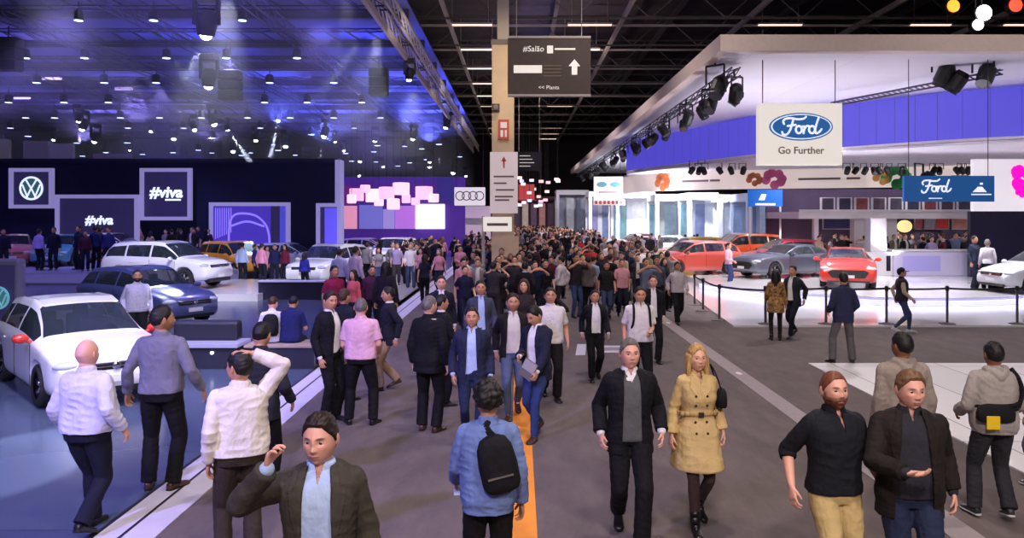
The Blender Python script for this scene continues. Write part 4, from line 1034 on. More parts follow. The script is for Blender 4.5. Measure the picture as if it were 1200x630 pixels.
# ------------------------------------------------------------ signs and stands
def strokes(lines, r, s, parent, mat_, loc, name='lettering', th=.02, sm=5):
    mb = MB()
    for ln in lines:
        pts = smoothcurve([(p[0] * s, 0, p[1] * s) for p in ln], sm) if len(ln) > 2 else [Vector((p[0] * s, 0, p[1] * s)) for p in ln]
        for a, b in zip(pts[:-1], pts[1:]): mb.rod(a, b, r * s, 6); mb.ball(tuple(b), r * s, 6, 0, 4)
        mb.ball(tuple(pts[0]), r * s, 6, 0, 4)
    mb.v = [(p[0], p[1] * th / (r * s), p[2]) for p in mb.v]
    return mb.build(name, mat_, parent, loc, fix=False)
ell = lambda cx, cz, rx, rz, n=14, a0=0: [(cx + rx * math.cos(2 * PI * k / n + a0), cz + rz * math.sin(2 * PI * k / n + a0)) for k in range(n + 1)]
FORD = [[(-.98, .16), (-1.02, .30), (-.90, .42), (-.62, .45), (-.30, .40), (-.02, .42), (.12, .52)], [(-.50, .44), (-.58, .15), (-.68, -.15), (-.84, -.36), (-1.02, -.36), (-1.08, -.24)], [(-.80, .06), (-.60, .09), (-.40, .12)],
        ell(-.24, -.12, .15, .18), [(-.10, .02), (.02, .04), (.06, -.02), (.02, -.16), (.0, -.30)], [(.04, -.10), (.14, .05), (.26, .06)], ell(.42, -.12, .15, .18), [(.76, .48), (.66, .2), (.58, -.14), (.62, -.30), (.76, -.26), (.90, -.10)]]
def oval(name, rx, rz, y, m, parent, loc, th=.02):
    mb = MB(); n = 40; mb.prism([(rx * math.cos(2 * PI * k / n), rz * math.sin(2 * PI * k / n)) for k in range(n)], y - th, y); return mb.build(name, m, parent, loc)
FBLUE = mat('oval_blue', srgb(20, 95, 165), .4, emit=.45, ecol=srgb(25, 100, 170)); FWHITE = glow('oval_white', srgb(235, 240, 250), .7)
# main square lightbox
t = thing('brand_sign', 'big white square lightbox with a blue oval badge and slogan under the canopy', 'sign', (XatY(938.5, 24), 24, ZatY(157, 24)))
MB().box((-1.25, 0, -.93), (1.25, .35, .93)).build('lightbox', G_BOX, t, bevel=.01)
oval('badge_rim', .96, .42, -.0, FBLUE, t, (0, 0, .22)); oval('badge_ring', .91, .38, -.02, FWHITE, t, (0, 0, .22)); oval('badge_field', .87, .35, -.04, FBLUE, t, (0, 0, .22))
strokes(FORD, .052, .60, t, FWHITE, (.06, -.065, .20))
link('slogan', text_mesh('Go Further', .30, .0, .008, .004), t, (0, -.02, -.50), mats=[mat('slogan_grey', srgb(130, 115, 110), .6)])
m = MB(); m.rod((-1.1, .17, .93), (-1.1, .17, 3.2), .015); m.rod((1.1, .17, .93), (1.1, .17, 3.2), .015); m.build('cable', M_BTRUSS, t)
# blue oblong sign
t = thing('brand_sign', 'oblong blue sign with white script lettering hanging in front of the white upper wall', 'sign', (XatY(1112.5, 24), 24, ZatY(221, 24)))
MB().box((-1.36, 0, -.39), (1.36, .12, .39)).build('panel', mat('sign_blue', srgb(28, 88, 155), .4, emit=.3, ecol=srgb(30, 92, 160)), t)
strokes(FORD, .055, .45, t, FWHITE, (-.36, -.02, .05), th=.012)
MB().box((-.62, -.015, -.30), (-.22, 0, -.275)).build('underline', FWHITE, t)
m = MB(); m.box((.66, -.015, -.19), (1.26, 0, -.155)); m.box((.92, -.015, .12), (1.0, 0, .18)); m.prism([(.70, -.10), (1.12, -.10), (.98, .06), (.86, .06)], -.015, 0); m.build('pictogram', FWHITE, t)
m = MB(); m.rod((-1.2, .06, .39), (-1.2, .06, 3.95), .012); m.rod((1.2, .06, .39), (1.2, .06, 3.95), .012); m.build('cable', M_BTRUSS, t)
# farther small signs
t = thing('brand_sign', 'small white double badge sign above the far aisle by the canopy corner', 'sign', (XatY(713, 66), 66, ZatY(221, 66)))
MB().box((-1.2, 0, -1.0), (1.2, .2, 1.0)).build('lightbox', G_BOX, t)
for s in (-.55, .55): oval('badge', .42, .22, -.0, mat('badge_teal', srgb(40, 100, 115), .4), t, (s, 0, .35))
MB().box((-.8, -.02, -.35), (.8, 0, -.20)).build('lettering', mat('sign_grey', (0, 0, 0)), t); m = MB(); m.rod((-1, .1, 1), (-1, .1, 4.5), .02); m.rod((1, .1, 1), (1, .1, 4.5), .02); m.build('cable', M_BTRUSS, t)
t = thing('red_banner', 'red and white lettered banner just below the small double badge sign', 'banner', (XatY(714, 67), 67, ZatY(237, 67)))
MB().box((-1.35, 0, -.22), (1.35, .1, .22)).build('panel', mat('banner_pink', srgb(235, 200, 205), .5, emit=.3), t); m = MB()
for k in range(7): m.box((-1.2 + k * .35, -.02, -.14), (-1.0 + k * .35, 0, .14))
m.build('lettering', mat('sign_red', (0, 0, 0)), t)
MB().box((-.05, .1, -3.3), (.05, .2, .2)).build('post', M_PIPE, t)
t = thing('blue_sign', 'small bright blue sign on posts in the middle of the white stand', 'sign', (XatY(897, 40), 40, ZatY(232, 40)))
MB().box((-.86, 0, -.42), (.86, .12, .42)).build('panel', mat('sign_bright', srgb(30, 105, 200), .4, emit=.5), t)
m = MB(); m.box((-.5, -.02, -.36), (.5, 0, -.26)); m.prism([(-.35, -.1), (-.05, -.1), (.05, .2), (-.2, .2)], -.02, 0); m.build('lettering', FWHITE, t); m = MB(); m.box((-.8, .02, -3.4), (-.72, .1, 0)); m.box((.72, .02, -3.4), (.8, .1, 0)); m.build('post', M_WHITE, t)

# right: two-storey back stand
t = thing('mezzanine', 'white two-storey stand structure behind the right car stage', 'stand', (0, 0, 0))
x0, x1 = XatY(936, 37), 30.
MB().box((x0, 37, 2.72), (x1, 42, 3.05)).build('gallery_floor', M_WHITE, t); MB().box((x0, 41.8, .05), (x1, 42, 4.26)).build('rear_panel', mat('plum_wall', srgb(78, 62, 92), .8, noise=.2, nscale=.8), t)
for px in (955, 1142): MB().box((XatY(px, 37.3) - .1, 37.1, .05), (XatY(px, 37.3) + .1, 37.4, 2.72)).build('post', M_WHITE, t)
MB().box((XatY(1000, 37.6), 37.5, .05), (XatY(1050, 37.6), 38.0, 2.72)).build('white_partition', M_WHITE, t); 
m = MB(); m.box((XatY(1141, 37), 36.98, .06), (x1, 37.05, 2.70)); m.build('dark_screen', mat('screen_dark', srgb(34, 32, 52), .15), t)
m = MB(); m.box((XatY(1185, 37), 36.94, .9), (XatY(1240, 37), 36.98, 2.1)); m.build('screen_picture', glow('screen_pic', srgb(150, 165, 185), .35), t)
rr = random.Random(5)
for k, px in enumerate(range(962, 1136, 20)):
    q = thing('gallery_display', 'upright display panel in a white frame on the upper gallery, plum or dark print', 'panel', (XatY(px + 8, 38.4), 38.4, 3.05), 0, 'framed panels along the upper gallery')
    MB().box((-.36, 0, .0), (.36, .06, .70)).build('frame', M_WHITE, q); MB().box((-.27, -.02, .04), (.27, 0, .66)).build('print', mat('gallery_print_%d' % (k % 4), srgb(*((70, 64, 84), (50, 50, 78), (140, 70, 76), (90, 70, 90))[k % 4]), .5, noise=.4, nscale=3), q)
m = MB()
tag(MB().box((x0, 36.9, 3.05), (x1, 36.95, 3.15)).build('gallery_ledge', M_WHITE), 'thin white ledge running along the front of the upper gallery', 'ledge')
t = thing('splash_display', 'large white wall panel with a magenta splash beside the oblong blue sign', 'wall panel', (XatY(1205, 33), 33, 3.05))
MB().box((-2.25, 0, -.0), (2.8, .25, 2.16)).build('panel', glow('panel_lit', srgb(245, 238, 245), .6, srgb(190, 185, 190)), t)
MB().box((-2.25, .25, -3.0), (2.8, .5, 0.0)).build('base', mat('screen_dark', (0, 0, 0)), t)
m = MB(); rr = random.Random(2)
for k in range(26): a = rr.uniform(0, 6.28); d = rr.uniform(0, .75); m.lathe([(0, -.02), (rr.uniform(.10, .26), -.02)], (-.25 + math.cos(a) * d * .55, -.001 * k, 1.05 + math.sin(a) * d), 'y', 9)
m.build('splash_print', glow('magenta', srgb(230, 30, 190), .6), t)
# round lamps and pictures below the gallery
for px, lab in ((1036, 'round warm yellow lamp under the gallery, further from the red picture'), (1060, 'round warm yellow lamp under the gallery, next to the red picture')):
    p = atY(px, 265, 38.5); q = thing('round_lamp', lab, 'lamp', p); MB().ball((0, 0, 0), (.34, .34, .30), 18).build('shade', glow('lamp_yellow', srgb(250, 225, 160), .9), q, smooth=True); MB().rod((0, 0, .25), (0, 0, 2.72 - p.z), .02).build('cord', BLK, q)
for px, w, c, lab in ((981, .75, (44, 46, 110), 'navy blue wall picture under the gallery'), (1088, .40, (190, 190, 205), 'pale wall picture under the gallery beside the red one'), (1104, .38, (205, 60, 60), 'bright red wall picture under the gallery'), (1125, .40, (215, 150, 130), 'orange pink wall picture under the gallery'), (1078, .28, (170, 90, 100), 'narrow dull red wall picture under the gallery')):
    p = atY(px, 262, 41.4); q = thing('wall_picture', lab, 'picture', p); MB().box((-w, 0, -.30), (w, .08, .32)).build('frame', M_WHITE, q); MB().box((-w + .06, -.02, -.25), (w - .06, 0, .27)).build('print', mat('pic_%d' % px, srgb(*c), .5, noise=.3, nscale=2), q)
p = at(1092, 322, .30); t = thing('reception_counter', 'long lilac-white reception counter behind the red sports car', 'counter', (p.x, p.y, .30))
MB().box((-1.9, -.5, 0), (1.9, .5, 1.05)).build('body', mat('counter_lilac', srgb(200, 195, 225), .3), t, bevel=.04); MB().box((-1.98, -.56, 1.05), (1.98, .56, 1.10)).build('counter_top', M_WHITE, t, bevel=.01); MB().box((-1.5, -.515, .2), (.1, -.5, .85)).build('front_inlay', mat('inlay_violet', srgb(170, 165, 225), .3), t)
p = at(1026, 322, .30); t = thing('display_tower', 'tall white display tower with two dark slots behind the red sports car', 'display', (p.x, p.y, .30))
MB().box((-.95, -.4, 0), (.95, .4, 1.0)).build('body', M_WHITE, t, bevel=.02); MB().box((-.35, -.3, 1.0), (.35, .3, 2.45)).build('column', M_WHITE, t, bevel=.02); m = MB(); m.box((.28, -.42, .2), (.46, -.4, .85)); m.box((.68, -.42, .2), (.84, -.4, .85)); m.build('slot', mat('screen_dark', (0, 0, 0)), t)
# stands far behind on the right side
def booth(x0, x1, Y, zt, lab, col, pcol, n=3, depth=4., band=.5, name='exhibition_stand'):
    X0, X1 = XatY(x0, Y), XatY(x1, Y); t = thing(name, lab, 'exhibition stand', ((X0 + X1) / 2, Y, 0)); W = (X1 - X0) / 2
    mm = mat('booth_' + str(col), srgb(*col), .5, noise=.05)
    MB().box((-W, 0, zt - band), (W, depth, zt)).build('fascia', mm, t); MB().box((-W, depth - .1, 0), (W, depth, zt - band)).build('rear_panel', mm, t)
    for s in (-1, 1): MB().box((s * W - (.3 if s > 0 else 0), 0, 0), (s * W + (.3 if s < 0 else 0), .4, zt - band)).build('pillar', mm, t)
    for k in range(n):
        a = -W + 2 * W * (k + .15) / n; b = -W + 2 * W * (k + .85) / n; c = pcol[k % len(pcol)]
        MB().box((a, depth - .18, .6), (b, depth - .1, zt - band - .25)).build('screen', mat('booth_s' + str(c), srgb(*c), .3, noise=.35, nscale=1.5, emit=.35), t)
    return t
booth(652, 690, 84, 5.6, 'pale far exhibition stand with grey screens at the aisle end, under the canopy tip', (205, 200, 215), [(120, 125, 150), (190, 190, 205)], 3)
booth(690, 726, 76, 5.2, 'far white stand with a dull violet screen under the small double badge sign', (215, 215, 225), [(120, 115, 160), (100, 110, 150)], 2)
booth(722, 768, 68, 4.9, 'bright white curved-front stand with a dark teal screen, further along from the double badge sign', (240, 242, 248), [(90, 125, 135), (225, 230, 240)], 2)
booth(768, 806, 60, 4.5, 'white stand with teal screens behind the red cars', (225, 230, 238), [(110, 150, 165), (150, 175, 190)], 2)
booth(806, 842, 56, 4.5, 'white stand with blue-grey screens behind the yellow car', (220, 228, 236), [(96, 130, 145), (110, 120, 160)], 2, 3.4)
booth(842, 876, 54, 4.3, 'white stand with pale screens behind the orange car, left of the blue sign', (225, 228, 240), [(190, 200, 220), (150, 165, 190)], 3)
booth(876, 960, 50, 4.3, 'grey-blue stand with dark screens behind the small blue sign', (170, 180, 205), [(100, 115, 150), (70, 80, 115), (140, 150, 175)], 5)
booth(590, 652, 96, 5.2, 'dim far stand with pink and warm lights at the very end of the aisle', (150, 125, 140), [(210, 150, 150), (90, 70, 90), (225, 200, 190), (120, 90, 120)], 6)
t = thing('red_far_sign', 'tiny red sign glowing at the end of the aisle', 'sign', atY(617, 225, 90)); MB().box((-.9, 0, -.9), (.9, .2, .9)).build('panel', glow('farred', srgb(200, 70, 70), .6), t); MB().rod((0, .1, .9), (0, .1, 8), .04).build('cable', M_STEEL, t)
rr = random.Random(9)
for k in range(26):
    px = rr.uniform(596, 660); py = rr.uniform(208, 244); p = atY(px, py, 92 - k * .3)
    tag(MB().box((-.25, 0, -.15), (.25, .1, .15)).rod((0, .05, .15), (0, .05, 13 - p.z), .02, 4, m=1).build('far_lamp', [glow('farlamp%d' % (k % 3), [srgb(255, 225, 225), srgb(255, 190, 200), srgb(210, 210, 255)][k % 3], 1.4), M_STEEL], None, p), 'tiny glowing lamp in the haze at the far end of the aisle', 'lamp', 'tiny lamps at the aisle end')

# barrier posts and belt
posts = [at(814, 357, .0), at(824, 364, 0), at(843, 375, 0)] + [Vector((XatY(px, 20.7), 20.7, 0)) for px in (897, 968, 1039, 1110, 1192)] + [Vector((XatY(1275, 20.7), 20.7, 0))]
names = ['farthest up the aisle', 'second farthest up the aisle', 'at the bend of the belt by the aisle', 'behind the woman in the patterned jacket', 'beside the man in the navy jacket', 'beside the man in the cap', 'in front of the two standing staff', 'below the white car']
for k, p in enumerate(posts[:8]):
    t = thing('barrier_post', 'dark slim belt barrier post ' + names[k], 'barrier post', (p.x, p.y, .05 if p.y > 20.4 and k > 2 else .0)); z = t.location.z
    MB().rod((0, 0, 0), (0, 0, .95), .032, 12).build('post', M_STEEL, t); MB().lathe([(.20, 0), (.20, .015), (.06, .04)], (0, 0, 0), 'z', 20).build('base', M_STEEL, t); MB().lathe([(.045, .86), (.05, .9), (.05, .97), (.03, .99)], (0, 0, 0), 'z', 14).build('head', BLK, t)
for k in range(8):
    a, b = posts[k], posts[k + 1]; za = .92 + (.05 if k > 2 else 0)
    d = (b - a).normalized(); m = MB(); nn = 8
    for i in range(nn):
        f0, f1 = i / nn, (i + 1) / nn; s0 = za - .10 * f0 * (1 - f0) * (b - a).length / 1.8; s1 = za - .10 * f1 * (1 - f1) * (b - a).length / 1.8
        p, q = a + (b - a) * f0, a + (b - a) * f1; m.box((0, 0, 0), (0, 0, 0)) if False else None
        sd = Vector((-d.y, d.x, 0)) * .004
        m.add([(p - sd) + Vector((0, 0, s0 - .025)), (q - sd) + Vector((0, 0, s1 - .025)), (q + sd) + Vector((0, 0, s1 - .025)), (p + sd) + Vector((0, 0, s0 - .025)), (p - sd) + Vector((0, 0, s0 + .025)), (q - sd) + Vector((0, 0, s1 + .025)), (q + sd) + Vector((0, 0, s1 + .025)), (p + sd) + Vector((0, 0, s0 + .025))], [(0, 3, 2, 1), (4, 5, 6, 7), (0, 1, 5, 4), (1, 2, 6, 5), (2, 3, 7, 6), (3, 0, 4, 7)])
    tag(m.build('barrier_belt', mat('belt_black', srgb(40, 36, 44), .7)), 'dark barrier belt starting at the post ' + names[k], 'barrier belt')

# ------------------------------------------------------------ left stand
struct(MB().box((-43.9, 45, 0), (XatY(395, 45), 45.4, 6.1)).build('wall_stage', M_NAVY))
struct(MB().box((XatY(393, 44.6), 44.5, 0), (XatY(399, 44.6), 45.5, 6.0)).build('trim_9', G_FRAME))
# dim lilac rooms above the wall, as panels with a glow added
for k, (a, b, c, d, col) in enumerate(((27, 56, 165, 187, (70, 62, 95)), (58, 85, 168, 187, (80, 74, 110)), (109, 152, 180, 189, (66, 60, 92)), (0, 10, 163, 186, (80, 74, 84)), (168, 235, 182, 192, (44, 44, 84)))):
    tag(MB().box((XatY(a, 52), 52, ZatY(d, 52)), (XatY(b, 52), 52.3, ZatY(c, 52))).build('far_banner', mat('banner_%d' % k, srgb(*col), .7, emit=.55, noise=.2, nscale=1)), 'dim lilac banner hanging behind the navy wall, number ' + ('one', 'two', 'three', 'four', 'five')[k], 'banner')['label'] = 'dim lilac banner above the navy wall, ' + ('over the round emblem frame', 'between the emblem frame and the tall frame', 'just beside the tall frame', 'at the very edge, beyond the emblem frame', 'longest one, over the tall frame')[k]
SCREEN = mat('screen_indigo', srgb(40, 36, 72), .3, emit=.5, ecol=srgb(52, 46, 92), noise=0)
LETTER = glow('letter_white', srgb(225, 235, 250), 1.1)
def frame(label, x0, y0, x1, y1, Y, zmin=None, fw=.20):
    X0, X1 = XatY(x0, Y), XatY(x1, Y); Z1, Z0 = ZatY(y0, Y), ZatY(y1, Y)
    if zmin is not None: Z0 = zmin
    t = thing('framed_screen', label, 'display frame', ((X0 + X1) / 2, Y, 0)); W = (X1 - X0) / 2; m = MB()
    m.box((-W, -.15, Z0), (-W + fw, .1, Z1)); m.box((W - fw, -.15, Z0), (W, .1, Z1)); m.box((-W + fw, -.15, Z1 - fw), (W - fw, .1, Z1)); 
    if zmin is None: m.box((-W + fw, -.15, Z0), (W - fw, .1, Z0 + fw))
    m.build('frame', G_FRAME, t); MB().box((-W + fw, -.02, Z0), (W - fw, .05, Z1 - fw)).build('screen', SCREEN, t)
    return t, W, Z0, Z1
def emblem(t, loc, r, m1, m2):
    mb = MB(); n = 36
    mb.lathe([(r * .84, -.03), (r, -.03), (r, 0), (r * .84, 0), (r * .84, -.03)], (0, 0, 0), 'y', n, caps=False); mb.build('emblem_ring', m1, t, loc, smooth=False)
    oval('emblem_field', r * .84, r * .84, -.005, m2, t, loc, .01)
    k = r * .84
    strokes([[(-.50 * k, .80 * k), (0, -.02 * k)], [(.50 * k, .80 * k), (0, -.02 * k)], [(-.86 * k, .30 * k), (-.40 * k, -.82 * k)], [(-.40 * k, -.82 * k), (0, .02 * k)], [(0, .02 * k), (.40 * k, -.82 * k)], [(.40 * k, -.82 * k), (.86 * k, .30 * k)]], .075 * r, 1, t, m1, (loc[0], loc[1] - .02, loc[2]), 'emblem_letters', .02)
t, W, z0, z1 = frame('square lilac-framed dark screen with a round white emblem on the navy wall', 12, 197, 63, 244, 44.3); emblem(t, (0, -.06, (z0 + z1) / 2), .66, LETTER, mat('emblem_teal', srgb(70, 120, 130), .4, emit=.4))
t, W, z0, z1 = frame('wide lilac-framed dark screen low behind the stage people, lettered with a hashtag word', 66, 228, 163, 300, 43.8, .5); link('lettering', text_mesh('#viva', .72, .12, .02, .02), t, (.1, -.06, ZatY(258, 43.8)), mats=[LETTER])
t, W, z0, z1 = frame('tall lilac-framed dark screen with a hashtag word and underline', 165, 197, 225, 258, 44.3); link('lettering', text_mesh('#viva', .86, .12, .02, .025), t, (0, -.06, ZatY(225.5, 44.3)), mats=[LETTER]); MB().box((-.05, -.06, ZatY(235, 44.3)), (.82, -.03, ZatY(233, 44.3))).build('underline', LETTER, t)
t, W, z0, z1 = frame('wide lilac-framed screen showing a violet picture of a car front', 246, 237, 340, 300, 43.6, .3)
MB().box((-W + .2, -.04, .5), (W * .52, -.03, z1 - .2)).build('violet_picture', mat('violet_pic', srgb(62, 48, 150), .4, emit=.8, ecol=srgb(70, 52, 170), noise=0), t)
G_V = glow('violet_line', srgb(140, 120, 235), .9)
strokes([[(-1.0, 1.0), (-.95, 2.2), (-.6, 2.75), (.4, 2.7), (1.0, 2.2), (1.2, 1.6), (1.25, .9)], [(-.9, 2.1), (0, 2.35), (.9, 2.1)]], .06, 1, t, G_V, (-.15, -.05, .2), 'car_outline')
m = MB()
for k in range(8): m.box((-W + .3 + k * .12, -.05, 1.6 + .05 * k), (-W + .35 + k * .12, -.04, z1 - .3))
m.build('picture_stripes', G_V, t); MB().box((W - .55, -.045, .5), (W - .2, -.035, z1 - .2)).build('blue_border', glow('border_blue', srgb(80, 80, 200), .6), t)
t, W, z0, z1 = frame('lilac-framed screen at the end of the navy wall with an indigo panel', 371, 238, 400, 300, 43.0, .3); MB().box((-W + .45, -.06, .8), (W - .02, -.03, z1 - .25)).build('indigo_panel', glow('indigo', srgb(92, 82, 215), .8), t)
# stages
struct(MB().box((-43.9, 33, .011), (XatY(262, 33), 44.9, .5)).build('floor_stage_rear', mat('stage_lilac', srgb(170, 165, 195), .25, noise=.05, nscale=.6)))
struct(MB().box((-43.9, 32.94, .08), (XatY(262, 33), 33, .42)).build('trim_10', mat('fascia_lilac', srgb(150, 145, 200), .4, emit=.12)))
struct(MB().box((XatY(92, 26.5), 26.5, .011), (XatY(302, 26.5), 32.9, .25)).build('floor_stage_middle', M_WFLOOR))
struct(MB().slab([(XatY(462, 22), 22, ), (-3.95, 22), (-3.95, 40), (-7.5, 40)], .011, .05).build('floor_white_strip', M_WFLOOR))
p = at(345, 351, 0); t = thing('low_wall', 'low dark wall with a pale top edge behind the two seated men', 'low wall', (p.x, p.y, .01)); MB().box((-1.2, -.1, 0), (1.1, .3, .60)).build('body', mat('dark_panel', srgb(30, 28, 52), .4), t); MB().box((-1.23, -.14, .60), (1.13, .32, .64)).build('ledge', G_FRAME, t)
DK = mat('bench_dark', srgb(46, 46, 62), .35, noise=.05)
t = thing('bench', 'low dark bench with a pale wooden top that the two seated men sit on', 'bench', (XatY(332, 15), 15.0, .01)); w = XatY(372, 14.8) - XatY(332, 14.8)
MB().box((-w, -.2, 0), (w, .45, .40)).build('body', DK, t); MB().box((-w - .03, -.24, .40), (w + .03, .48, .445)).build('seat_top', mat('bench_wood', srgb(170, 150, 140), .5), t)
m = MB(); m.ball((-.15, -.215, .30), (.035, .02, .03), 10); m.build('floor_lamp', glow('bench_lamp', (1, 1, 1), 3), t)
t = thing('bench', 'low dark bench with a lilac edge and a high black backrest block', 'bench', (XatY(246, 15), 15.0, .01)); w = XatY(282, 14.8) - XatY(246, 14.8)
MB().box((-w - .3, -.2, 0), (w, .45, .40)).build('body', DK, t); MB().box((-w - .33, -.26, .40), (w + .03, .5, .465)).build('ledge', G_FRAME, t); MB().box((-w - .2, .15, .465), (w - .1, .45, .84)).build('backrest_block', mat('block_black', srgb(34, 34, 50), .5, bump=.2, bscale=30), t, bevel=.06)
m = MB(); m.ball((.12, -.215, .30), (.035, .02, .03), 10); m.build('floor_lamp', MATS['bench_lamp'], t)
p = at(420, 352, 0); t = thing('low_wall', 'low dark blue wall behind the group in the left aisle, near the maroon shirt', 'low wall', (p.x, p.y, .01)); MB().box((-1.3, -.1, 0), (1.1, .25, .62)).build('body', mat('dark_panel', (0, 0, 0)), t); MB().box((-1.33, -.13, .62), (1.13, .28, .66)).build('ledge', M_STRIPE, t)
# display totem at the left edge
t = thing('display_totem', 'framed dark totem with a round teal emblem at the picture edge behind the car', 'display', (XatY(-6, 16.5), 16.5, .01)); W = .5
m = MB(); m.box((-W, 0, 0), (W, .25, 1.95)); m.build('cabinet', mat('totem_grey', srgb(120, 118, 140), .3), t, bevel=.05); MB().box((-W + .09, -.02, .12), (W - .09, .0, 1.83)).build('screen', SCREEN, t); emblem(t, (.1, -.05, 1.15), .24, mat('emblem_pale', srgb(110, 180, 190), .4, emit=.5), MATS['emblem_teal'])
# purple lantern stand behind
t = thing('lantern_stand', 'purple-lit stand backdrop with salmon, blue, pink and blazing white panels', 'exhibition stand', (0, 58, 0))
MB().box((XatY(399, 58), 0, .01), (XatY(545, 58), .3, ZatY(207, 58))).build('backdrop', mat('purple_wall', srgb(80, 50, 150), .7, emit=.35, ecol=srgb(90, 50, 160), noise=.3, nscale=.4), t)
for k, (a, b, c, d, col, e) in enumerate(((397, 418, 241, 268, (225, 150, 170), .8), (421, 448, 240, 268, (120, 120, 205), .6), (449, 462, 245, 268, (165, 150, 215), .6), (463, 486, 241, 268, (175, 110, 210), .8), (487, 521, 239, 268, (255, 245, 255), 1.6), (512, 532, 207, 238, (52, 44, 130), .4), (404, 412, 218, 240, (120, 40, 120), .5))):
    MB().box((XatY(a, 57.8), -.25, ZatY(d, 57.8)), (XatY(b, 57.8), -.05, ZatY(c, 57.8))).build('lit_panel', glow('lit_%d' % k, srgb(*col), e), t)
for k, (px, py, s) in enumerate(((418, 228, .60), (437, 229, .62), (453, 226, .55), (470, 221, .60), (497, 226, .62), (461, 239, .5), (476, 233, .4), (508, 232, .4), (428, 221, .35), (444, 237, .35), (487, 236, .35), (412, 233, .4))):
    q = thing('cube_lantern', 'glowing pinkish cube lantern hung in the purple stand', 'lantern', atY(px, py, 55.5 - (k % 3) * 1.7), .3 * k, 'cube lanterns in the purple stand'); s *= .72; MB().box((-s, -s, -s), (s, s, s)).build('shade', glow('lantern_%d' % (k % 2), [srgb(255, 190, 215), srgb(255, 215, 220)][k % 2], .95), q, bevel=.06)
    MB().rod((0, 0, s), (0, 0, 9.8 - q.location.z), .015).build('cord', M_BTRUSS, q)
t = thing('rings_sign', 'white sign with four dark interlocked rings above the crowd beside the column', 'sign', (XatY(550.5, 54), 54, ZatY(230, 54)))
MB().box((-1.05, 0, -.62), (1.05, .2, .62)).build('panel', glow('rings_white', srgb(235, 225, 240), .75, srgb(150, 150, 150)), t, bevel=.05)
m = MB()
for k in range(4): m.lathe([(.26, -.03), (.32, -.03), (.32, 0), (.26, 0), (.26, -.03)], (-.66 + .44 * k, 0, .04), 'y', 24, caps=False)
m.build('rings', mat('rings_dark', srgb(40, 34, 50), .5), t); m = MB(); m.rod((-.9, .1, .6), (-.9, .1, 5.5), .02); m.rod((.9, .1, .6), (.9, .1, 5.5), .02); m.build('cable', M_BTRUSS, t)
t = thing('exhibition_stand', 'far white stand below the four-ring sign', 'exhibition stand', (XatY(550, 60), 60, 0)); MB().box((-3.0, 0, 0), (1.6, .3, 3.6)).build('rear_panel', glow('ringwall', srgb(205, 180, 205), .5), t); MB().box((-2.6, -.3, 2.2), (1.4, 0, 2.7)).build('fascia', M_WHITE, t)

# ------------------------------------------------------------ cars
W_ = (.82, .82, .84)
car('large white sedan with red door mirrors seen from its front corner beside the walking men', 'hatch', (-7.42, 13.35, .01), -47, 'white', W_, 3, mirror=paint('red', srgb(215, 50, 35)))
car('dark blue hatchback parked behind the white car with red mirrors', 'hatch', (XatY(172, 21.6), 21.6, .01), -33, 'blue', srgb(74, 84, 132))
car('white estate car on the low stage above the dark blue hatchback', 'suv', (XatY(196, 29.4), 29.4, .25), -14, 'white', W_)
car('orange compact SUV behind the nose of the white estate car', 'suv', (XatY(274, 37), 37.2, .25 if False else .01), -40, 'orange', srgb(240, 165, 50))
car('white SUV facing the camera behind the two men in pale shirts', 'suv', (XatY(388, 33), 33, .01), -105, 'white', W_)
car('white SUV with a dark windscreen further back beside the purple stand', 'suv', (XatY(462, 43), 43, .01), -100, 'white', W_)
car('silver hatchback in front of the violet picture screen', 'hatch', (XatY(338, 41), 41, .01), -10, 'silver', srgb(150, 155, 165))
car('pale pink far car in front of the blue lit panel', 'hatch', (XatY(432, 50), 50, .01), -15, 'palepink', srgb(205, 190, 205))
car('salmon red hatchback on the rear stage at the picture edge', 'hatch', (XatY(16, 38.5), 38.5, .5), -60, 'salmon', srgb(200, 110, 100))
car('teal hatchback on the rear stage between standing people', 'hatch', (XatY(76, 38.5), 38.5, .5), -80, 'teal', srgb(70, 140, 160))
car('white saloon on the rear stage behind the standing people', 'sedan', (XatY(132, 42.6), 42.6, .5), -8, 'white', W_)
car('bright red sports car facing the camera on the white stage', 'coupe', (XatY(992, 29.8), 29.8, .30), -111, 'red', srgb(215, 38, 34), 3, grille='mouth')
car('grey coupe beside the bright red sports car on the white stage', 'coupe', (XatY(921, 33.7), 33.7, .30), -156, 'grey', srgb(74, 80, 94), grille='mouth')
car('orange-red SUV behind the grey coupe and the man in pink', 'suv', (XatY(868, 40.7), 40.7, .30), 192, 'orangered', srgb(222, 92, 40))
car('yellow estate car at the aisle side of the orange-red SUV', 'suv', (XatY(812, 43.0), 43.0, .05), 188, 'yellow', srgb(215, 175, 70))
car('coral red low car in front of the yellow estate car', 'hatch', (XatY(812, 35.2), 35.2, .30), 200, 'coral', srgb(200, 80, 66))
car('crimson hatchback behind the grey coupe roof', 'hatch', (XatY(918, 37.4), 37.4, .30), 190, 'crimson', srgb(170, 30, 50))
car('white far hatchback behind the orange-red SUV', 'hatch', (XatY(868, 47), 47, .05), 190, 'white', W_)
car('red hatchback with white neighbours beside the crowd, far up the aisle', 'hatch', (XatY(757, 52), 52, .05), -100, 'red', srgb(215, 38, 34))
car('white hatchback next to the far red hatchback beside the crowd', 'hatch', (XatY(786, 53.8), 53.8, .05), -110, 'white', W_)
car('dark maroon car far off at the edge of the crowd', 'sedan', (XatY(745, 62), 62, .05), 190, 'maroon', srgb(90, 26, 36))
car('silver-white car cut by the picture edge beside the two standing staff', 'hatch', (XatY(1226, 27), 26.9, .30), 188, 'silverwhite', srgb(205, 208, 215))
car('pale green-white car far behind under the white booths', 'hatch', (XatY(830, 51.5), 51.5, .05), 190, 'palegreen', srgb(190, 210, 200))
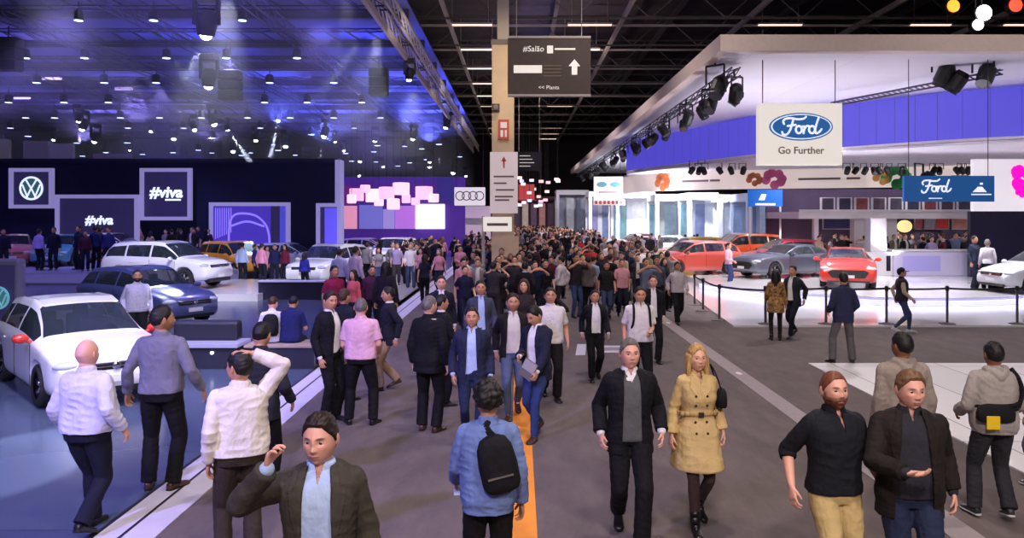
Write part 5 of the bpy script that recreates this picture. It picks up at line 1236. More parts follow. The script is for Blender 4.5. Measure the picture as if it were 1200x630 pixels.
# ------------------------------------------------------------ the visitors
OPENJ = [(1.50, .045), (1.40, .054), (1.2, .060), (.70, .085)]
CLOSEJ = [(1.50, .045), (1.42, .055), (1.25, .040), (1.10, .006), (1.06, .0)]
SWEATJ = [(1.50, .050), (1.42, .070), (1.2, .078), (.70, .09)]
OC = [(1.56, .022), (1.50, .016), (1.43, .0)]       # open shirt collar
def jacket(key, rgb, op=OPENJ, **k): d = dict(hem=.79, open=op, lapel=1, off=.024, collar=0, flare=.02); d.update(k); return ('jacket', key, rgb, d)
def shirt(key, rgb, sl='under', **k): d = dict(off=.010, open=OC, sleeve=sl); d.update(k); return ('shirt', key, rgb, d)
WHT, LBL, NAVY, BLK_, CHAR, GREY = (232, 230, 235), (175, 196, 235), (24, 26, 44), (20, 19, 23), (52, 50, 48), (110, 108, 110)
TR_B = ('trousers', 'trouser_black', (19, 18, 22)); TR_N = ('trousers', 'trouser_navy', (26, 30, 54)); JEANS = ('slim', 'jeans', (58, 70, 104)); JEANSD = ('slim', 'jeans_dark', (36, 44, 72))
BLS = ('shoe_black', (20, 18, 18), None); BRS = ('shoe_brown', (72, 44, 32), None)
ANCH = []; ANCHR = {}
def P(label, px, Y, head, rot, z=.0, h=None, **k):
    """someone whose middle is at px and whose crown is at row head, standing at distance Y"""
    X = XatY(px, Y); hh = h or (ZatY(head, Y) - z) / 1.0; hh = max(1.5, min(1.93, hh))
    r = figure('person', label, (X, Y, z), rot, hh, **k); ANCH.append((X, Y, label)); ANCHR[' '.join(label.split()[:4])] = r[0]; return r
# --- close to the camera
P('bald man in a pale lilac shirt and navy trousers walking away by the white car', 103, 7.15, 396, 172, z=.01, pose=walk(.34, 1, pz=.92, handR=(-.40, .02, .97), handL=(.34, -.08, .93), curlR=.5), style='bald', skin='pink', bulk=1.22, belly=.06,
  wear=[('shirt', 'lilac_shirt', (206, 204, 228), dict(off=.022, grow=.03, hem=.94, fold=1.3))], legs=('trousers', 'trouser_navy', NAVY, 1), q=3)
P('man in a grey shirt and black trousers, back turned, looking aside to the benches', 190, 8.3, 358, 182, z=.01, pose=Pose(yaw=-48, footL=(.13, 0, 0, 18), footR=(-.11, .02, 0, 22), handL=(.38, -.02, .93), handR=(-.40, -.06, .95)), hair='black', style='short', skin='olive', bulk=1.12,
  wear=[('shirt', 'grey_shirt', (118, 116, 134), dict(off=.018, grow=.02, hem=.94))], legs=('trousers', 'trouser_black', BLK_, 1), shoes=BRS, q=3, beard='stubble')
r, d = P('man in a cream shirt and glasses holding a hand on his dark hair', 281, 6.45, 411, 205, pose=Pose(yaw=38, handR=(-.10, .02, 1.735), elbR=(-1, .1, .15), hdR=(.9, -.1, .25), pnR=(0, .1, -1), curlR=.4, handL=(.27, .02, .90), footL=(.12, -.05, 0, 10)), hair='black', style='short', skin='tan', bulk=1.15, belly=.04,
  wear=[('shirt', 'cream_shirt', (226, 218, 210), dict(off=.022, grow=.03, hem=.94, fold=1.3))], legs=('trousers', 'trouser_olive', (58, 48, 42), 1), q=3)
gm = MB()
for s in (-1, 1):
    gm.add([tuple(p) for p in (np.array(MB().lathe([(.020, -.002), (.024, 0), (.020, .002)], (s * .031, -.104, .012), 'y', 16, caps=False).v) @ d['Rh'].T + d['HC'])], MB().lathe([(.020, -.002), (.024, 0), (.020, .002)], (0, 0, 0), 'y', 16, caps=False).f)
    a, b = d['Rh'] @ V(s * .052, -.10, .014) + d['HC'], d['Rh'] @ V(s * .079, .01, .012) + d['HC']; gm.rod(tuple(a), tuple(b), .002, 5)
a, b = d['Rh'] @ V(-.01, -.106, .014) + d['HC'], d['Rh'] @ V(.01, -.106, .014) + d['HC']; gm.rod(tuple(a), tuple(b), .002, 5); gm.build('glasses', BLK, r)
P('man in a dark suit standing behind the man with his hand on his head', 306, 8.1, 377, 176, pose=Pose(pitch=14, handR=(-.30, -.12, .95)), hair='black', skin='tan', wear=[('jacket', 'suit_charcoal', (40, 40, 50), dict(hem=.79, off=.026, flare=.02))], legs=TR_B, q=2)
P('man in a charcoal blazer and light blue shirt lifting his hand beside his face', 376, 4.25, 485, 4, h=1.80, pose=Pose(pitch=7, yaw=-10, handR=(-.22, -.25, 1.545), elbR=(-.9, .3, -1), hdR=(.28, -.12, .95), pnR=(.8, -.2, -.1), curlR=.62, handL=(.29, .02, .88)), hair='dark', style='sidepart', skin='pink', bulk=1.05,
  wear=[shirt('sky_shirt', (178, 198, 238), open=[(1.56, .03), (1.50, .022), (1.42, 0)]), jacket('blazer_charcoal', (66, 62, 56), [(1.50, .055), (1.40, .070), (1.2, .075), (.70, .085)])], legs=('trousers', 'trouser_black', BLK_, 1), q=3)
r6, d6 = P('person with black curly hair in a blue denim shirt carrying a black sling bag', 572, 5.55, 445, 186, h=1.70, pose=Pose(handL=(.25, -.26, .98), pitch=10, curlL=.6, footL=(.1, -.05, 0, 5)), hair='black', style='curly', skin='olive', bulk=1.02,
  wear=[('shirt', 'denim_shirt', (108, 128, 178), dict(off=.024, grow=.03, hem=.84, fold=1.2))], legs=('trousers', 'trouser_black', BLK_), q=3)
P('tall man in a dark suit and grey sweater hand in hand with the blonde woman', 738, 7.1, 391, 0, pose=walk(.46, 1, twist=2, yaw=4, handL=(.30, -.06, .935), handR=(-.29, -.04, .92)), hair='grey', style='short', skin='pink', bulk=1.04,
  wear=[('shirt', 'white_shirt', WHT, dict(off=.008, sleeve='under', open=[(1.56, .03), (1.50, .022), (1.45, 0)])), ('sweater', 'sweater_grey', (92, 92, 94), dict(off=.014, sleeve='none', hem=.90, collar=0, open=[(1.52, .055), (1.47, .045), (1.40, 0)])), jacket('suit_black', (20, 20, 27), SWEATJ, off=.028)], legs=TR_B, q=3)
P('woman with long blonde hair in a beige trench coat and black ankle boots', 817, 7.35, 402, 4, pose=walk(.36, -1, pz=.915, handR=(-.29, -.02, .90), handL=(.28, .0, .92)), female=True, hair='blond', style='long', hairlen=.36, skin='fair',
  wear=[('coat', 'trench_beige', (205, 176, 122), dict(hem=.60, flare=.045, off=.024, collar=1, open=[(1.56, .03), (1.49, .028), (1.40, 0)], fold=.9))], legs=('tights', 'tights_dark', (70, 52, 50)), shoes=('boot_black', (16, 14, 14), None, 'boot'), q=3)
P('bearded man in a black shirt with rolled sleeves and khaki trousers', 978, 5.65, 430, 4, pose=walk(.34, -1, handR=(-.36, -.02, .95), handL=(.35, -.05, .96), yaw=-2), hair='ginger', style='crop', beard='full', skin='pink', bulk=1.08,
  wear=[('shirt', 'black_shirt', (26, 27, 36), dict(off=.018, sleeve='rolled', hem=.93, open=[(1.56, .026), (1.50, .02), (1.36, 0)]))], legs=('slim', 'khaki', (196, 170, 118), 1), q=3)
P('man in a black blazer over a dark shirt gesturing with an open palm', 1066, 5.55, 427, -8, pose=walk(.4, 1, handR=(-.14, -.33, 1.13), elbR=(-.8, .9, -.3), hdR=(.75, -.6, .12), pnR=(.0, -.1, 1), curlR=.3, handL=(.34, .08, .90), yaw=14, pitch=6), hair='sand', style='sidepart', skin='pink', bulk=1.12, belly=.03,
  wear=[shirt('charcoal_shirt', (44, 44, 54)), jacket('blazer_black', (34, 28, 28), [(1.50, .055), (1.40, .075), (1.2, .095), (.70, .13)])], legs=('slim', 'jeans_dark', (36, 44, 72)), q=3)
P('man in a pale grey hooded top seen from behind the man with the open palm', 1057, 7.6, 389, 176, pose=Pose(yaw=20), hair='black', style='short', skin='brown', bulk=1.1, wear=[('hoodie', 'hoodie_stone', (150, 138, 130), dict(off=.030, hood=1, grow=.02, hem=.86))], legs=TR_B, q=2)
r12, d12 = P('man in a light grey hooded sweatshirt with a waist bag on the white planks', 1164, 7.5, 400, 176, z=.02, pose=Pose(footL=(.14, -.08, 0, 10), footR=(-.10, .10, .05, 10), handL=(.27, -.20, 1.02), handR=(-.26, -.22, 1.02)), hair='black', style='short', skin='brown', bulk=1.12,
  wear=[('hoodie', 'hoodie_grey', (160, 152, 148), dict(off=.030, hood=1, grow=.03, hem=.86))], legs=('trousers', 'cargo_dark', (44, 44, 50)), shoes=('trainer_dark', (40, 40, 46), (200, 200, 200)), q=3)
P('person in a red top cut off by the picture edge', 1222, 8.35, 412, 200, z=.02, pose=Pose(), hair='dark', skin='tan', wear=[('jacket', 'red_top', (190, 34, 50), dict(off=.026, hem=.84))], legs=('trousers', 'trouser_grey', (84, 84, 92)), shoes=('trainer_dark', (40, 40, 46), (200, 200, 200)), q=2)
# --- middle distance
S2 = dict(q=2)
P('man in a black suit turned to the man in the pink shirt, hand hanging', 387, 11.1, 341, 58, pose=Pose(yaw=-12, pitch=6, handR=(-.28, -.06, .90)), hair='dark', skin='tan', wear=[shirt('white_shirt', WHT), jacket('suit_black', (20, 20, 27))], legs=TR_B, bulk=1.05, **S2)
P('grey-haired man in a short-sleeved pink shirt with his back to the camera', 423, 10.9, 349, 182, pose=Pose(footL=(.17, -.02, 0, 20), footR=(-.17, 0, 0, 20), handL=(.24, -.18, .98), handR=(-.26, -.16, .98), pitch=6), hair='grey', style='crop', skin='pink', bulk=1.18, wear=[('shirt', 'pink_shirt', (222, 172, 196), dict(off=.022, sleeve='short', grow=.03, hem=.93))], legs=('trousers', 'trouser_black', BLK_, 1), **S2)
P('man in a dark blazer and beige trousers facing the pink-shirted man', 455, 13.1, 334, -72, pose=walk(.3, 1, pitch=5), hair='black', skin='tan', wear=[shirt('white_shirt', WHT), jacket('blazer_navyblack', (30, 30, 44))], legs=('trousers', 'chinos', (150, 124, 104)), shoes=BRS, **S2)
P('man in a dark suit half hidden between the black suit and the pink shirt', 404, 12.3, 338, 150, hair='brown', skin='tan', wear=[('jacket', 'suit_navy', (24, 26, 42), dict(hem=.79, off=.026))], legs=TR_N, **S2)
P('grey-haired man in a black suit with his back to the camera by the aisle centre', 503, 10.55, 346, 158, pose=Pose(yaw=-20, pitch=4, footL=(.12, -.02, 0, 20)), hair='grey', style='crop', skin='pink', bulk=1.1, wear=[shirt('white_shirt', WHT), ('jacket', 'suit_black', (20, 20, 27), dict(hem=.78, off=.026, flare=.02))], legs=TR_B, shoes=BRS, **S2)
P('man in a black suit just behind the grey-haired man in black, hand forward', 518, 12.0, 345, 120, pose=Pose(handR=(-.2, -.30, 1.05)), hair='black', skin='tan', wear=[shirt('white_shirt', WHT), jacket('suit_black', (20, 20, 27))], legs=TR_B, **S2)
P('man in a dark suit looking over the shoulders of the two in black', 517, 14.4, 323, 8, hair='dark', skin='fair', wear=[shirt('white_shirt', WHT), jacket('suit_navy', (24, 26, 42))], legs=TR_N, **S2)
P('man in a navy blazer and pale blue checked shirt walking towards the camera', 553, 9.95, 356, 6, pose=walk(.4, 1, handR=(-.27, -.04, .90), handL=(.26, -.05, .88)), hair='black', skin='tan', wear=[shirt('sky_shirt', (178, 198, 238)), jacket('blazer_navy', (36, 40, 66))], legs=JEANSD, shoes=BRS, **S2)
P('man in a grey-blue suit and pale shirt walking behind the man in the navy blazer', 563, 13.7, 326, 4, pose=walk(.4, -1), hair='black', skin='tan', wear=[shirt('sky_shirt', (178, 198, 238)), jacket('suit_slate', (64, 66, 86))], legs=TR_N, **S2)
P('man in an open black jacket and washed blue jeans walking on the orange stripe', 601, 11.4, 340, 2, pose=walk(.45, -1), hair='dark', beard='stubble', skin='tan', wear=[shirt('offwhite_shirt', (214, 206, 200)), jacket('jacket_black', (30, 27, 30), [(1.50, .06), (1.4, .085), (1.2, .095), (.7, .12)])], legs=('slim', 'jeans_washed', (84, 96, 124)), shoes=BRS, **S2)
r10, d10 = P('man in a navy suit jacket looking down at the folder he carries', 629, 10.3, 353, -28, pose=walk(.42, 1, pitch=28, yaw=-18, handR=(-.10, -.30, 1.08), handL=(.16, -.30, .92), curlL=.7), hair='black', skin='tan', wear=[shirt('white_shirt', WHT), jacket('blazer_navydark', (30, 32, 54), off=.028)], legs=('slim', 'jeans_blue', (48, 62, 110)), shoes=BRS, **S2)
P('man in a short-sleeved white shirt walking behind the man with the folder', 645, 12.5, 334, 6, pose=walk(.4, 1, handL=(.30, -.04, .88)), hair='dark', skin='tan', bulk=1.1, wear=[('shirt', 'white_tee', (222, 216, 216), dict(off=.020, sleeve='short', grow=.02, hem=.90))], legs=TR_B, **S2)
P('dark-haired person in a dark top between the black jacket and the white shirt', 614, 14.6, 327, -10, hair='brown', style='bob', hairlen=.18, female=True, skin='fair', wear=[('top', 'top_dark', (52, 42, 46), dict(off=.018))], legs=TR_B, **S2)
P('man in an open black suit and white shirt walking with empty carpet around him', 697, 13.9, 338, 2, pose=walk(.3, -1), hair='black', skin='tan', wear=[shirt('white_shirt', WHT), jacket('suit_black', (20, 20, 27), [(1.50, .05), (1.4, .075), (1.2, .09), (.7, .08)])], legs=TR_B, **S2)
r14, d14 = P('man in a short-sleeved white shirt with dark backpack straps holding a phone', 750, 12.3, 335, 2, pose=Pose(handL=(.10, -.30, 1.10), handR=(-.27, -.03, .90), pitch=8), hair='black', skin='tan', bulk=1.08, wear=[('shirt', 'white_tee', (222, 216, 216), dict(off=.020, sleeve='short', grow=.02, hem=.92, open=OC))], legs=('trousers', 'trouser_black', BLK_, 1), **S2)
P('man in a dark suit and white shirt walking behind the man with the backpack straps', 765, 15.6, 321, 4, pose=walk(.3, 1), hair='brown', skin='pink', wear=[shirt('white_shirt', WHT), jacket('suit_black', (20, 20, 27))], legs=TR_B, **S2)
P('man in a pale shirt and black trousers striding near the barrier bend', 794, 21.2, 304, 2, pose=walk(.62, -1), hair='black', skin='olive', wear=[('shirt', 'pale_shirt', (196, 186, 194), dict(off=.018, grow=.01, hem=.92))], legs=TR_B, **S2)
P('man in a light pink short-sleeved shirt in mid-aisle', 729, 22.5, 302, 4, pose=walk(.35, 1), hair='brown', skin='pink', wear=[('shirt', 'pink_tee', (222, 160, 170), dict(off=.016, sleeve='short', hem=.9))], legs=TR_N, **S2)
P('man in a black short-sleeved tee beside the light pink shirt', 711, 22.0, 305, -4, pose=walk(.35, -1), hair='black', skin='tan', wear=[('tee', 'tee_black', (34, 30, 32), dict(off=.016, sleeve='short', hem=.88))], legs=JEANS, **S2)
PH = dict(handR=(-.16, -.30, 1.52), handL=(.14, -.30, 1.52), elbR=(-1, .2, -.6), elbL=(1, .2, -.6))
P('man in a dark tee and blue jeans lifting both arms to take a photo', 675, 22.4, 297, 30, pose=Pose(**PH), hair='black', skin='tan', wear=[('tee', 'tee_dark', (48, 40, 46), dict(off=.016, sleeve='short', hem=.88))], legs=JEANS, **S2)
P('man in a grey tee standing next to the one photographing with raised arms', 689, 22.6, 300, 176, hair='dark', skin='tan', wear=[('tee', 'tee_grey', (104, 94, 92), dict(off=.018, sleeve='short', hem=.88))], legs=TR_B, **S2)
P('man in a blue-grey tee holding up a phone near the barrier', 757, 21.2, 302, 20, pose=Pose(**PH), hair='brown', skin='tan', wear=[('tee', 'tee_bluegrey', (104, 112, 138), dict(off=.016, sleeve='short', hem=.88))], legs=JEANSD, **S2)
P('person in a slate shirt beside the one holding up a phone', 770, 22.6, 300, -10, hair='dark', skin='tan', wear=[('shirt', 'shirt_slate', (84, 84, 104), dict(off=.016, hem=.88))], legs=TR_B, **S2)
# by the right stand
P('woman with long black hair in a gold and brown patterned jacket, back turned', 909, 18.3, 316, 168, pose=Pose(yaw=-20, handL=(.2, -.2, 1.0)), female=True, hair='black', style='long', hairlen=.42, skin='tan', wear=[('jacket', 'patterned', (150, 116, 74), dict(off=.032, hem=.70, flare=.02, mat=mat('gold_pattern', srgb(150, 112, 66), .8, noise=.85, nscale=16)))], legs=('tights', 'tights_black', (30, 26, 30)), shoes=('boot_black', (16, 14, 14), None, 'boot'), **S2)
P('man in a dark jacket walking beside the woman in the patterned jacket', 929, 18.8, 308, -42, pose=walk(.6, 1), hair='black', skin='tan', wear=[shirt('white_shirt', WHT), jacket('jacket_darkgreen', (40, 42, 50))], legs=('slim', 'trouser_ink', (24, 26, 40)), **S2)
P('man in a navy jacket and grey trousers watching the red sports car, back turned', 988, 15.45, 319, 178, z=.0, pose=Pose(footL=(.20, 0, 0, 18), footR=(-.18, 0, 0, 18), handL=(.22, -.16, 1.0), handR=(-.22, -.16, 1.0)), hair='black', skin='tan', wear=[('jacket', 'jacket_indigo', (44, 46, 78), dict(off=.028, hem=.80, flare=.015))], legs=('trousers', 'trouser_midgrey', (92, 88, 92)), **S2)
P('man in a dark cap and padded vest walking sideways along the barrier', 1057, 19.5, 312, 82, pose=walk(.4, 1), hair='black', skin='tan', cap=('navy', (26, 26, 38)), wear=[('shirt', 'beige_shirt', (190, 170, 150), dict(off=.014)), ('vest', 'vest_plum', (46, 36, 52), dict(off=.034, sleeve='none', hem=.88))], legs=JEANS, shoes=('trainer_pale', (190, 190, 196), (210, 210, 210)), **S2)
P('security man in a pink shirt and blue trousers on the white floor, facing the aisle', 854, 31.2, 284, 60, z=.05, pose=Pose(handR=(-.20, -.22, 1.05)), hair='dark', skin='tan', wear=[('shirt', 'pink_pale', (226, 184, 200), dict(off=.016, hem=.92))], legs=('trousers', 'trouser_blue', (48, 56, 100)), **S2)
P('staff man in a dark top on the stage edge next to the white-shirted colleague', 1142, 27.6, 276, 30, z=.30, hair='black', skin='tan', wear=[('top', 'top_teal', (40, 48, 66), dict(off=.018))], legs=TR_N, **S2)
P('staff man in a white shirt and black trousers on the stage edge, back turned', 1157, 27.4, 280, 160, z=.30, hair='grey', style='crop', skin='pink', wear=[('shirt', 'white_loose', (215, 210, 222), dict(off=.018, hem=.92))], legs=TR_B, **S2)
# left side
P('bearded man in a pale grey shirt between the white car and the dark blue hatchback', 161, 16.3, 316, 28, z=.01, pose=Pose(handR=(-.30, -.05, .95)), hair='black', style='crop', beard='full', skin='tan', bulk=1.12, wear=[('shirt', 'shirt_paleviolet', (176, 172, 198), dict(off=.022, grow=.03, hem=.90))], legs=TR_B, **S2)
SIT = dict(pz=.53, footL=(.12, -.48, 0, 5), footR=(-.12, -.48, 0, 5), handL=(.18, -.34, .72), handR=(-.18, -.34, .72), lean=10, pitch=18)
r, dbp = P('man in a white tee with a black backpack sitting on the low bench, bent forward', 318, 15.15, 0, 188, z=-.02, h=1.74, pose=Pose(**dict(SIT, yaw=-20, side=0)), hair='brown', skin='pink', wear=[('tee', 'tee_white', (214, 208, 226), dict(off=.020, sleeve='short', hem=.90))], legs=JEANSD, **S2); rbp = r
P('man in a navy tee sitting beside the backpack man on the low bench, back turned', 341, 15.15, 0, 178, z=-.02, h=1.76, pose=Pose(**SIT), hair='black', style='crop', skin='tan', bulk=1.12, wear=[('tee', 'tee_navy', (32, 38, 92), dict(off=.020, sleeve='short', hem=.90, grow=.02))], legs=JEANSD, **S2)
P('person in a maroon shirt standing in the left aisle behind the black-suited man', 392, 17.2, 311, 40, z=.01, hair='black', skin='olive', bulk=1.08, wear=[('shirt', 'maroon', (130, 28, 66), dict(off=.022, sleeve='short'))], legs=TR_B, **S2)
P('person in a coral pink top next to the maroon shirt', 414, 18.6, 316, -30, z=.01, hair='dark', style='bob', female=True, skin='fair', wear=[('top', 'coral', (208, 96, 110), dict(off=.018))], legs=JEANSD, **S2)
P('dark-haired person in a black jacket behind the blazer with beige trousers', 452, 17.9, 307, 176, hair='black', style='bob', skin='tan', wear=[('jacket', 'jacket_nearblack', (32, 26, 40), dict(off=.028))], legs=TR_B, **S2)
P('person in a plum jacket left of the black jacket with bobbed hair', 436, 18.8, 311, 20, hair='dark', skin='tan', wear=[('jacket', 'jacket_plum', (72, 34, 62), dict(off=.024))], legs=TR_B, **S2)
P('man in a lilac shirt with his back turned, in front of the white SUV', 398, 24.5, 291, 170, z=.01, hair='black', style='crop', skin='tan', wear=[('shirt', 'lilac_mid', (176, 172, 222), dict(off=.020))], legs=TR_N, **S2)
P('person in a pale pink-lilac shirt next to the man in the lilac shirt', 417, 24.0, 287, 150, z=.01, hair='dark', skin='tan', wear=[('shirt', 'pinklilac', (208, 184, 220), dict(off=.020))], legs=TR_N, **S2)
for lab, px, Y, hd, rot, rgb, leg, fem in (('man in a sky blue shirt and navy trousers standing in front of the orange car', 284, 33, 284, 176, (170, 186, 226), TR_N, 0), ('person in a pink top in the group before the lilac-framed picture', 307, 32.6, 285, 160, (226, 150, 180), TR_N, 0), ('woman in a pink and white top at the middle of the group', 313, 33.4, 288, 20, (220, 170, 190), JEANS, 1),
        ('man in navy seen between the pink tops and the red top', 322, 33, 286, 10, (34, 34, 80), TR_N, 0), ('woman in a dark red top at the end of the group', 334, 33, 286, -20, (110, 36, 60), TR_N, 1), ('person in a blue-violet top behind the pink top', 299, 34.4, 286, 90, (50, 46, 120), TR_N, 0), ('child-sized person in cobalt blue beside the dark low wall', 357, 29.5, 308, 170, (40, 44, 140), TR_N, 1)):
    P(lab, px, Y, hd, rot, z=.01, hair='black' if fem else 'dark', female=bool(fem), style='long' if fem else 'short', skin='tan', wear=[('top', 'g%d%d%d' % rgb, rgb, dict(off=.018))], legs=leg, q=1)
for k, (lab, px, hd, rgb, rot) in enumerate((('person in a pale violet shirt by the salmon car on the rear stage', 46, 268, (170, 150, 215), 170), ('person in black beside the pale violet shirt on the rear stage', 63, 266, (22, 24, 50), 10), ('man in black in front of the teal car on the rear stage', 92, 264, (24, 26, 56), -20), ('person in dark wine red right after the teal car', 100, 270, (70, 28, 56), 30),
        ('tall person in navy standing where the rear stage people are densest', 112, 262, (26, 30, 86), 180), ('person in black next to the tall one in navy on the rear stage', 118, 266, (20, 22, 44), 170), ('person in indigo at the end of the rear stage row', 127, 266, (46, 50, 120), 0), ('person in a black top cut off by the picture edge on the rear stage', 4, 268, (28, 26, 50), 40))):
    P(lab, px, 34.4 + .3 * (k % 3), hd, rot, z=.5, hair='dark', skin='tan', wear=[('top', 'g%d%d%d' % rgb, rgb, dict(off=.018))], legs=TR_N, q=1)
# --- things people carry
def bag_mesh(w, h, dpt): 
    m = MB(); rg = []
    for t, s in ((0, .55), (.04, .85), (.15, 1), (.5, 1.02), (.8, .92), (.94, .7), (1, .35)): rg.append((V(0, 0, h * t), V(w * s, 0, 0), V(0, dpt * s, 0)))
    loft(m, rg, 20, 2.8); return m
FAB = cloth('bag_black', (22, 21, 26))
p = loc_world(r6, d6['T']((-.10, .17, 1.02))); t = thing('sling_bag', 'black sling bag on the back of the person in the blue denim shirt', 'bag', p, math.radians(186)); t.rotation_euler[1] = .22
t.scale = (.97,) * 3
bag_mesh(.135, .40, .075).build('pouch', FAB, t, smooth=True); m = MB(); pp = smoothcurve([(-.02, -.02, .36), (.02, -.07, .44), (.0, -.10, .47)], 4)
for a, b in zip(pp[:-1], pp[1:]): m.rod(a, b, .03, 8)
for a, b in zip(*(lambda c: (c[:-1], c[1:]))(smoothcurve([(.0, -.12, .47), (-.02, -.30, .40), (.06, -.36, .2), (.12, -.26, .02), (.10, -.08, .0)], 5))): m.rod(a, b, .018, 6)
m.build('strap', FAB, t, smooth=True); MB().box((-.09, .072, .12), (.09, .085, .135)).build('zip', CHR, t)
p = loc_world(r6, d6['WL'] + unit(d6['hdL']) * .10 + V(-.02, 0, .0)); t = thing('phone', 'pale blue phone in the hand of the person in the denim shirt', 'phone', p, math.radians(186)); MB().box((-.038, -.006, -.075), (.038, .006, .075)).build('case', mat('case_blue', srgb(150, 200, 230), .3), t, bevel=.004); t.rotation_euler[0] = .5; MB().box((-.034, .006, -.07), (.034, .0075, .07)).build('screen', LAMP, t)
# waist bag on the hooded man
p = loc_world(r12, d12['T']((.06, .165, .99))); t = thing('waist_bag', 'black waist bag with a yellow tag on the hooded man on the white planks', 'bag', p, math.radians(176))
m = bag_mesh(.17, .17, .055); m.build('pouch', FAB, t, smooth=True); MB().box((-.005, .055, -.05), (.11, .068, .07)).build('yellow_tag', mat('tag_yellow', srgb(235, 195, 30), .5), t)
m = MB(); T12 = d12['T']; inv_ = lambda q: (V(*q) - T12((.06, .165, .99)))
ring = [(.20, .06, 1.12), (.12, .155, 1.13), (0, .175, 1.14), (-.12, .155, 1.15), (-.20, .06, 1.17)]
for rg in (ring, [(-.16, .13, 1.12), (-.20, .12, 1.25), (-.17, .12, 1.38), (-.13, .06, 1.47)], [(.14, .16, 1.02), (0, .185, 1.08), (-.14, .16, 1.12)]):
    pp = smoothcurve([tuple(inv_(T12(q))) for q in rg], 5)
    for a, b in zip(pp[:-1], pp[1:]): m.rod(a, b, .02, 8)
m.build('strap', FAB, t, smooth=True)
# folder, handbag, backpacks
p = loc_world(r10, (d10['WL'] + d10['WR']) / 2 + V(.03, -.06, -.06)); t = thing('folder', 'grey folder carried by the man in the navy suit jacket', 'folder', p, math.radians(-28)); t.scale = (.8,) * 3; MB().box((-.12, -.012, -.15), (.12, .012, .15)).build('cover', mat('folder_grey', srgb(110, 106, 110), .5), t, bevel=.004); t.rotation_euler[1] = .5; MB().box((-.11, -.016, -.02), (.11, -.012, .14)).build('paper', mat('paper_grey', srgb(170, 165, 165), .7), t)
p = Vector((XatY(817, 7.3) + .235, 7.38, 1.08)); t = thing('shoulder_bag', 'small black shoulder bag at the elbow of the woman in the trench coat', 'bag', p); bag_mesh(.05, .18, .10).build('pouch', FAB, t, smooth=True); m = MB()
for a, b in zip(*(lambda c: (c[:-1], c[1:]))(smoothcurve([(0, -.06, .15), (-.06, -.06, .32), (-.10, -.02, .40), (-.06, .06, .32), (0, .06, .15)], 5))): m.rod(a, b, .007, 6)
m.build('strap', FAB, t)
p = loc_world(rbp, dbp['T']((.0, .15, 1.0))); t = thing('backpack', 'black backpack on the seated man in the white tee', 'backpack', p, math.radians(188)); t.rotation_euler[0] = .15; bag_mesh(.15, .42, .10).build('pack', FAB, t, smooth=True); b2 = bag_mesh(.11, .22, .05); b2.v = [(a[0], a[1] + .09, a[2] + .03) for a in b2.v]; b2.build('front_pocket', FAB, t, smooth=True); m = MB()
for s in (-1, 1): m.rod((s * .09, -.05, .38), (s * .10, -.28, .40), .02); m.rod((s * .10, -.28, .40), (s * .13, -.24, .1), .02)
m.build('shoulder_strap', FAB, t)
p = loc_world(r14, d14['T']((.0, .14, 1.05))); t = thing('backpack', 'dark backpack worn by the man in the short-sleeved white shirt holding a phone', 'backpack', p, math.radians(2)); bag_mesh(.15, .40, .09).build('pack', FAB, t, smooth=True); m = MB()
for s in (-1, 1):
    for a, b in zip(*(lambda c: (c[:-1], c[1:]))(smoothcurve([(s * .10, -.06, .38), (s * .11, -.16, .44), (s * .12, -.28, .36), (s * .13, -.30, .18), (s * .16, -.2, .02)], 4))): m.rod(a, b, .018, 6)
m.build('shoulder_strap', FAB, t)
p = loc_world(r14, d14['WL'] + unit(d14['hdL']) * .09 + V(0, -.0, .03)); t = thing('phone', 'phone held by the man with backpack straps in mid-aisle', 'phone', p); MB().box((-.036, -.07, -.005), (.036, .07, .005)).build('case', BLK, t, bevel=.003); MB().box((-.032, -.065, .005), (.032, .065, .006)).build('screen', LAMP, t)
coat = [c for c in ANCHR['woman with long blonde'].children if c.name.startswith('coat')][0]; cc = getco(coat.data)
def surf(x, z):
    d_ = (cc[:, 0] - x) ** 2 + (cc[:, 2] - z) ** 2; ok = d_ < .0006; return cc[ok, 1].min() if ok.any() else -.13
HORN = mat('button_horn', srgb(60, 42, 30), .4)
for z in (1.28, 1.19, 1.03, .93):
    for x in (-.055, .055): MB().ball((x, surf(x, z) - .002, z), (.013, .006, .013), 10, 0, 6).build('button', HORN, coat, smooth=True)
m = MB(); ring_ = []
for k in range(25):
    a = 2 * PI * k / 24; sx, sy = math.cos(a), math.sin(a); zz = 1.10
    best = cc[np.abs(cc[:, 2] - zz) < .012]; best = best[np.abs(best[:, 0]) < .20]; pr = best[:, 0] * sx + best[:, 1] * sy; j = np.argmax(pr); ring_.append(Vector((sx * pr[j] * .98, sy * pr[j] * .98, zz)))
for a, b in zip(ring_[:-1], ring_[1:]): m.rod(a, b, .016, 8)
m.v = [(p[0], p[1], zz + (p[2] - zz) * 1.5) for p in m.v]; m.build('coat_belt', cloth('trench_belt', (186, 156, 104)), coat, smooth=True)
MB().box((-.028, surf(0, 1.10) - .022, 1.075), (.028, surf(0, 1.10) - .010, 1.125)).build('buckle', HORN, coat, bevel=.004)
for s in (-1, 1):
    pts = [(s * .028, 1.475), (s * .085, 1.455), (s * .105, 1.36), (s * .06, 1.30), (s * .006, 1.24)]
    lb = MB(); v = [(x, surf(x, z) - .008, z) for x, z in pts]; v += [(a[0], a[1] + .008, a[2]) for a in v]; n = 5
    lb.add(v, [tuple(range(n)), tuple(range(2 * n - 1, n - 1, -1))] + [(k, n + k, n + (k + 1) % n, (k + 1) % n) for k in range(n)]); lb.build('coat_lapel', cloth('trench_beige', (205, 176, 122)), coat)
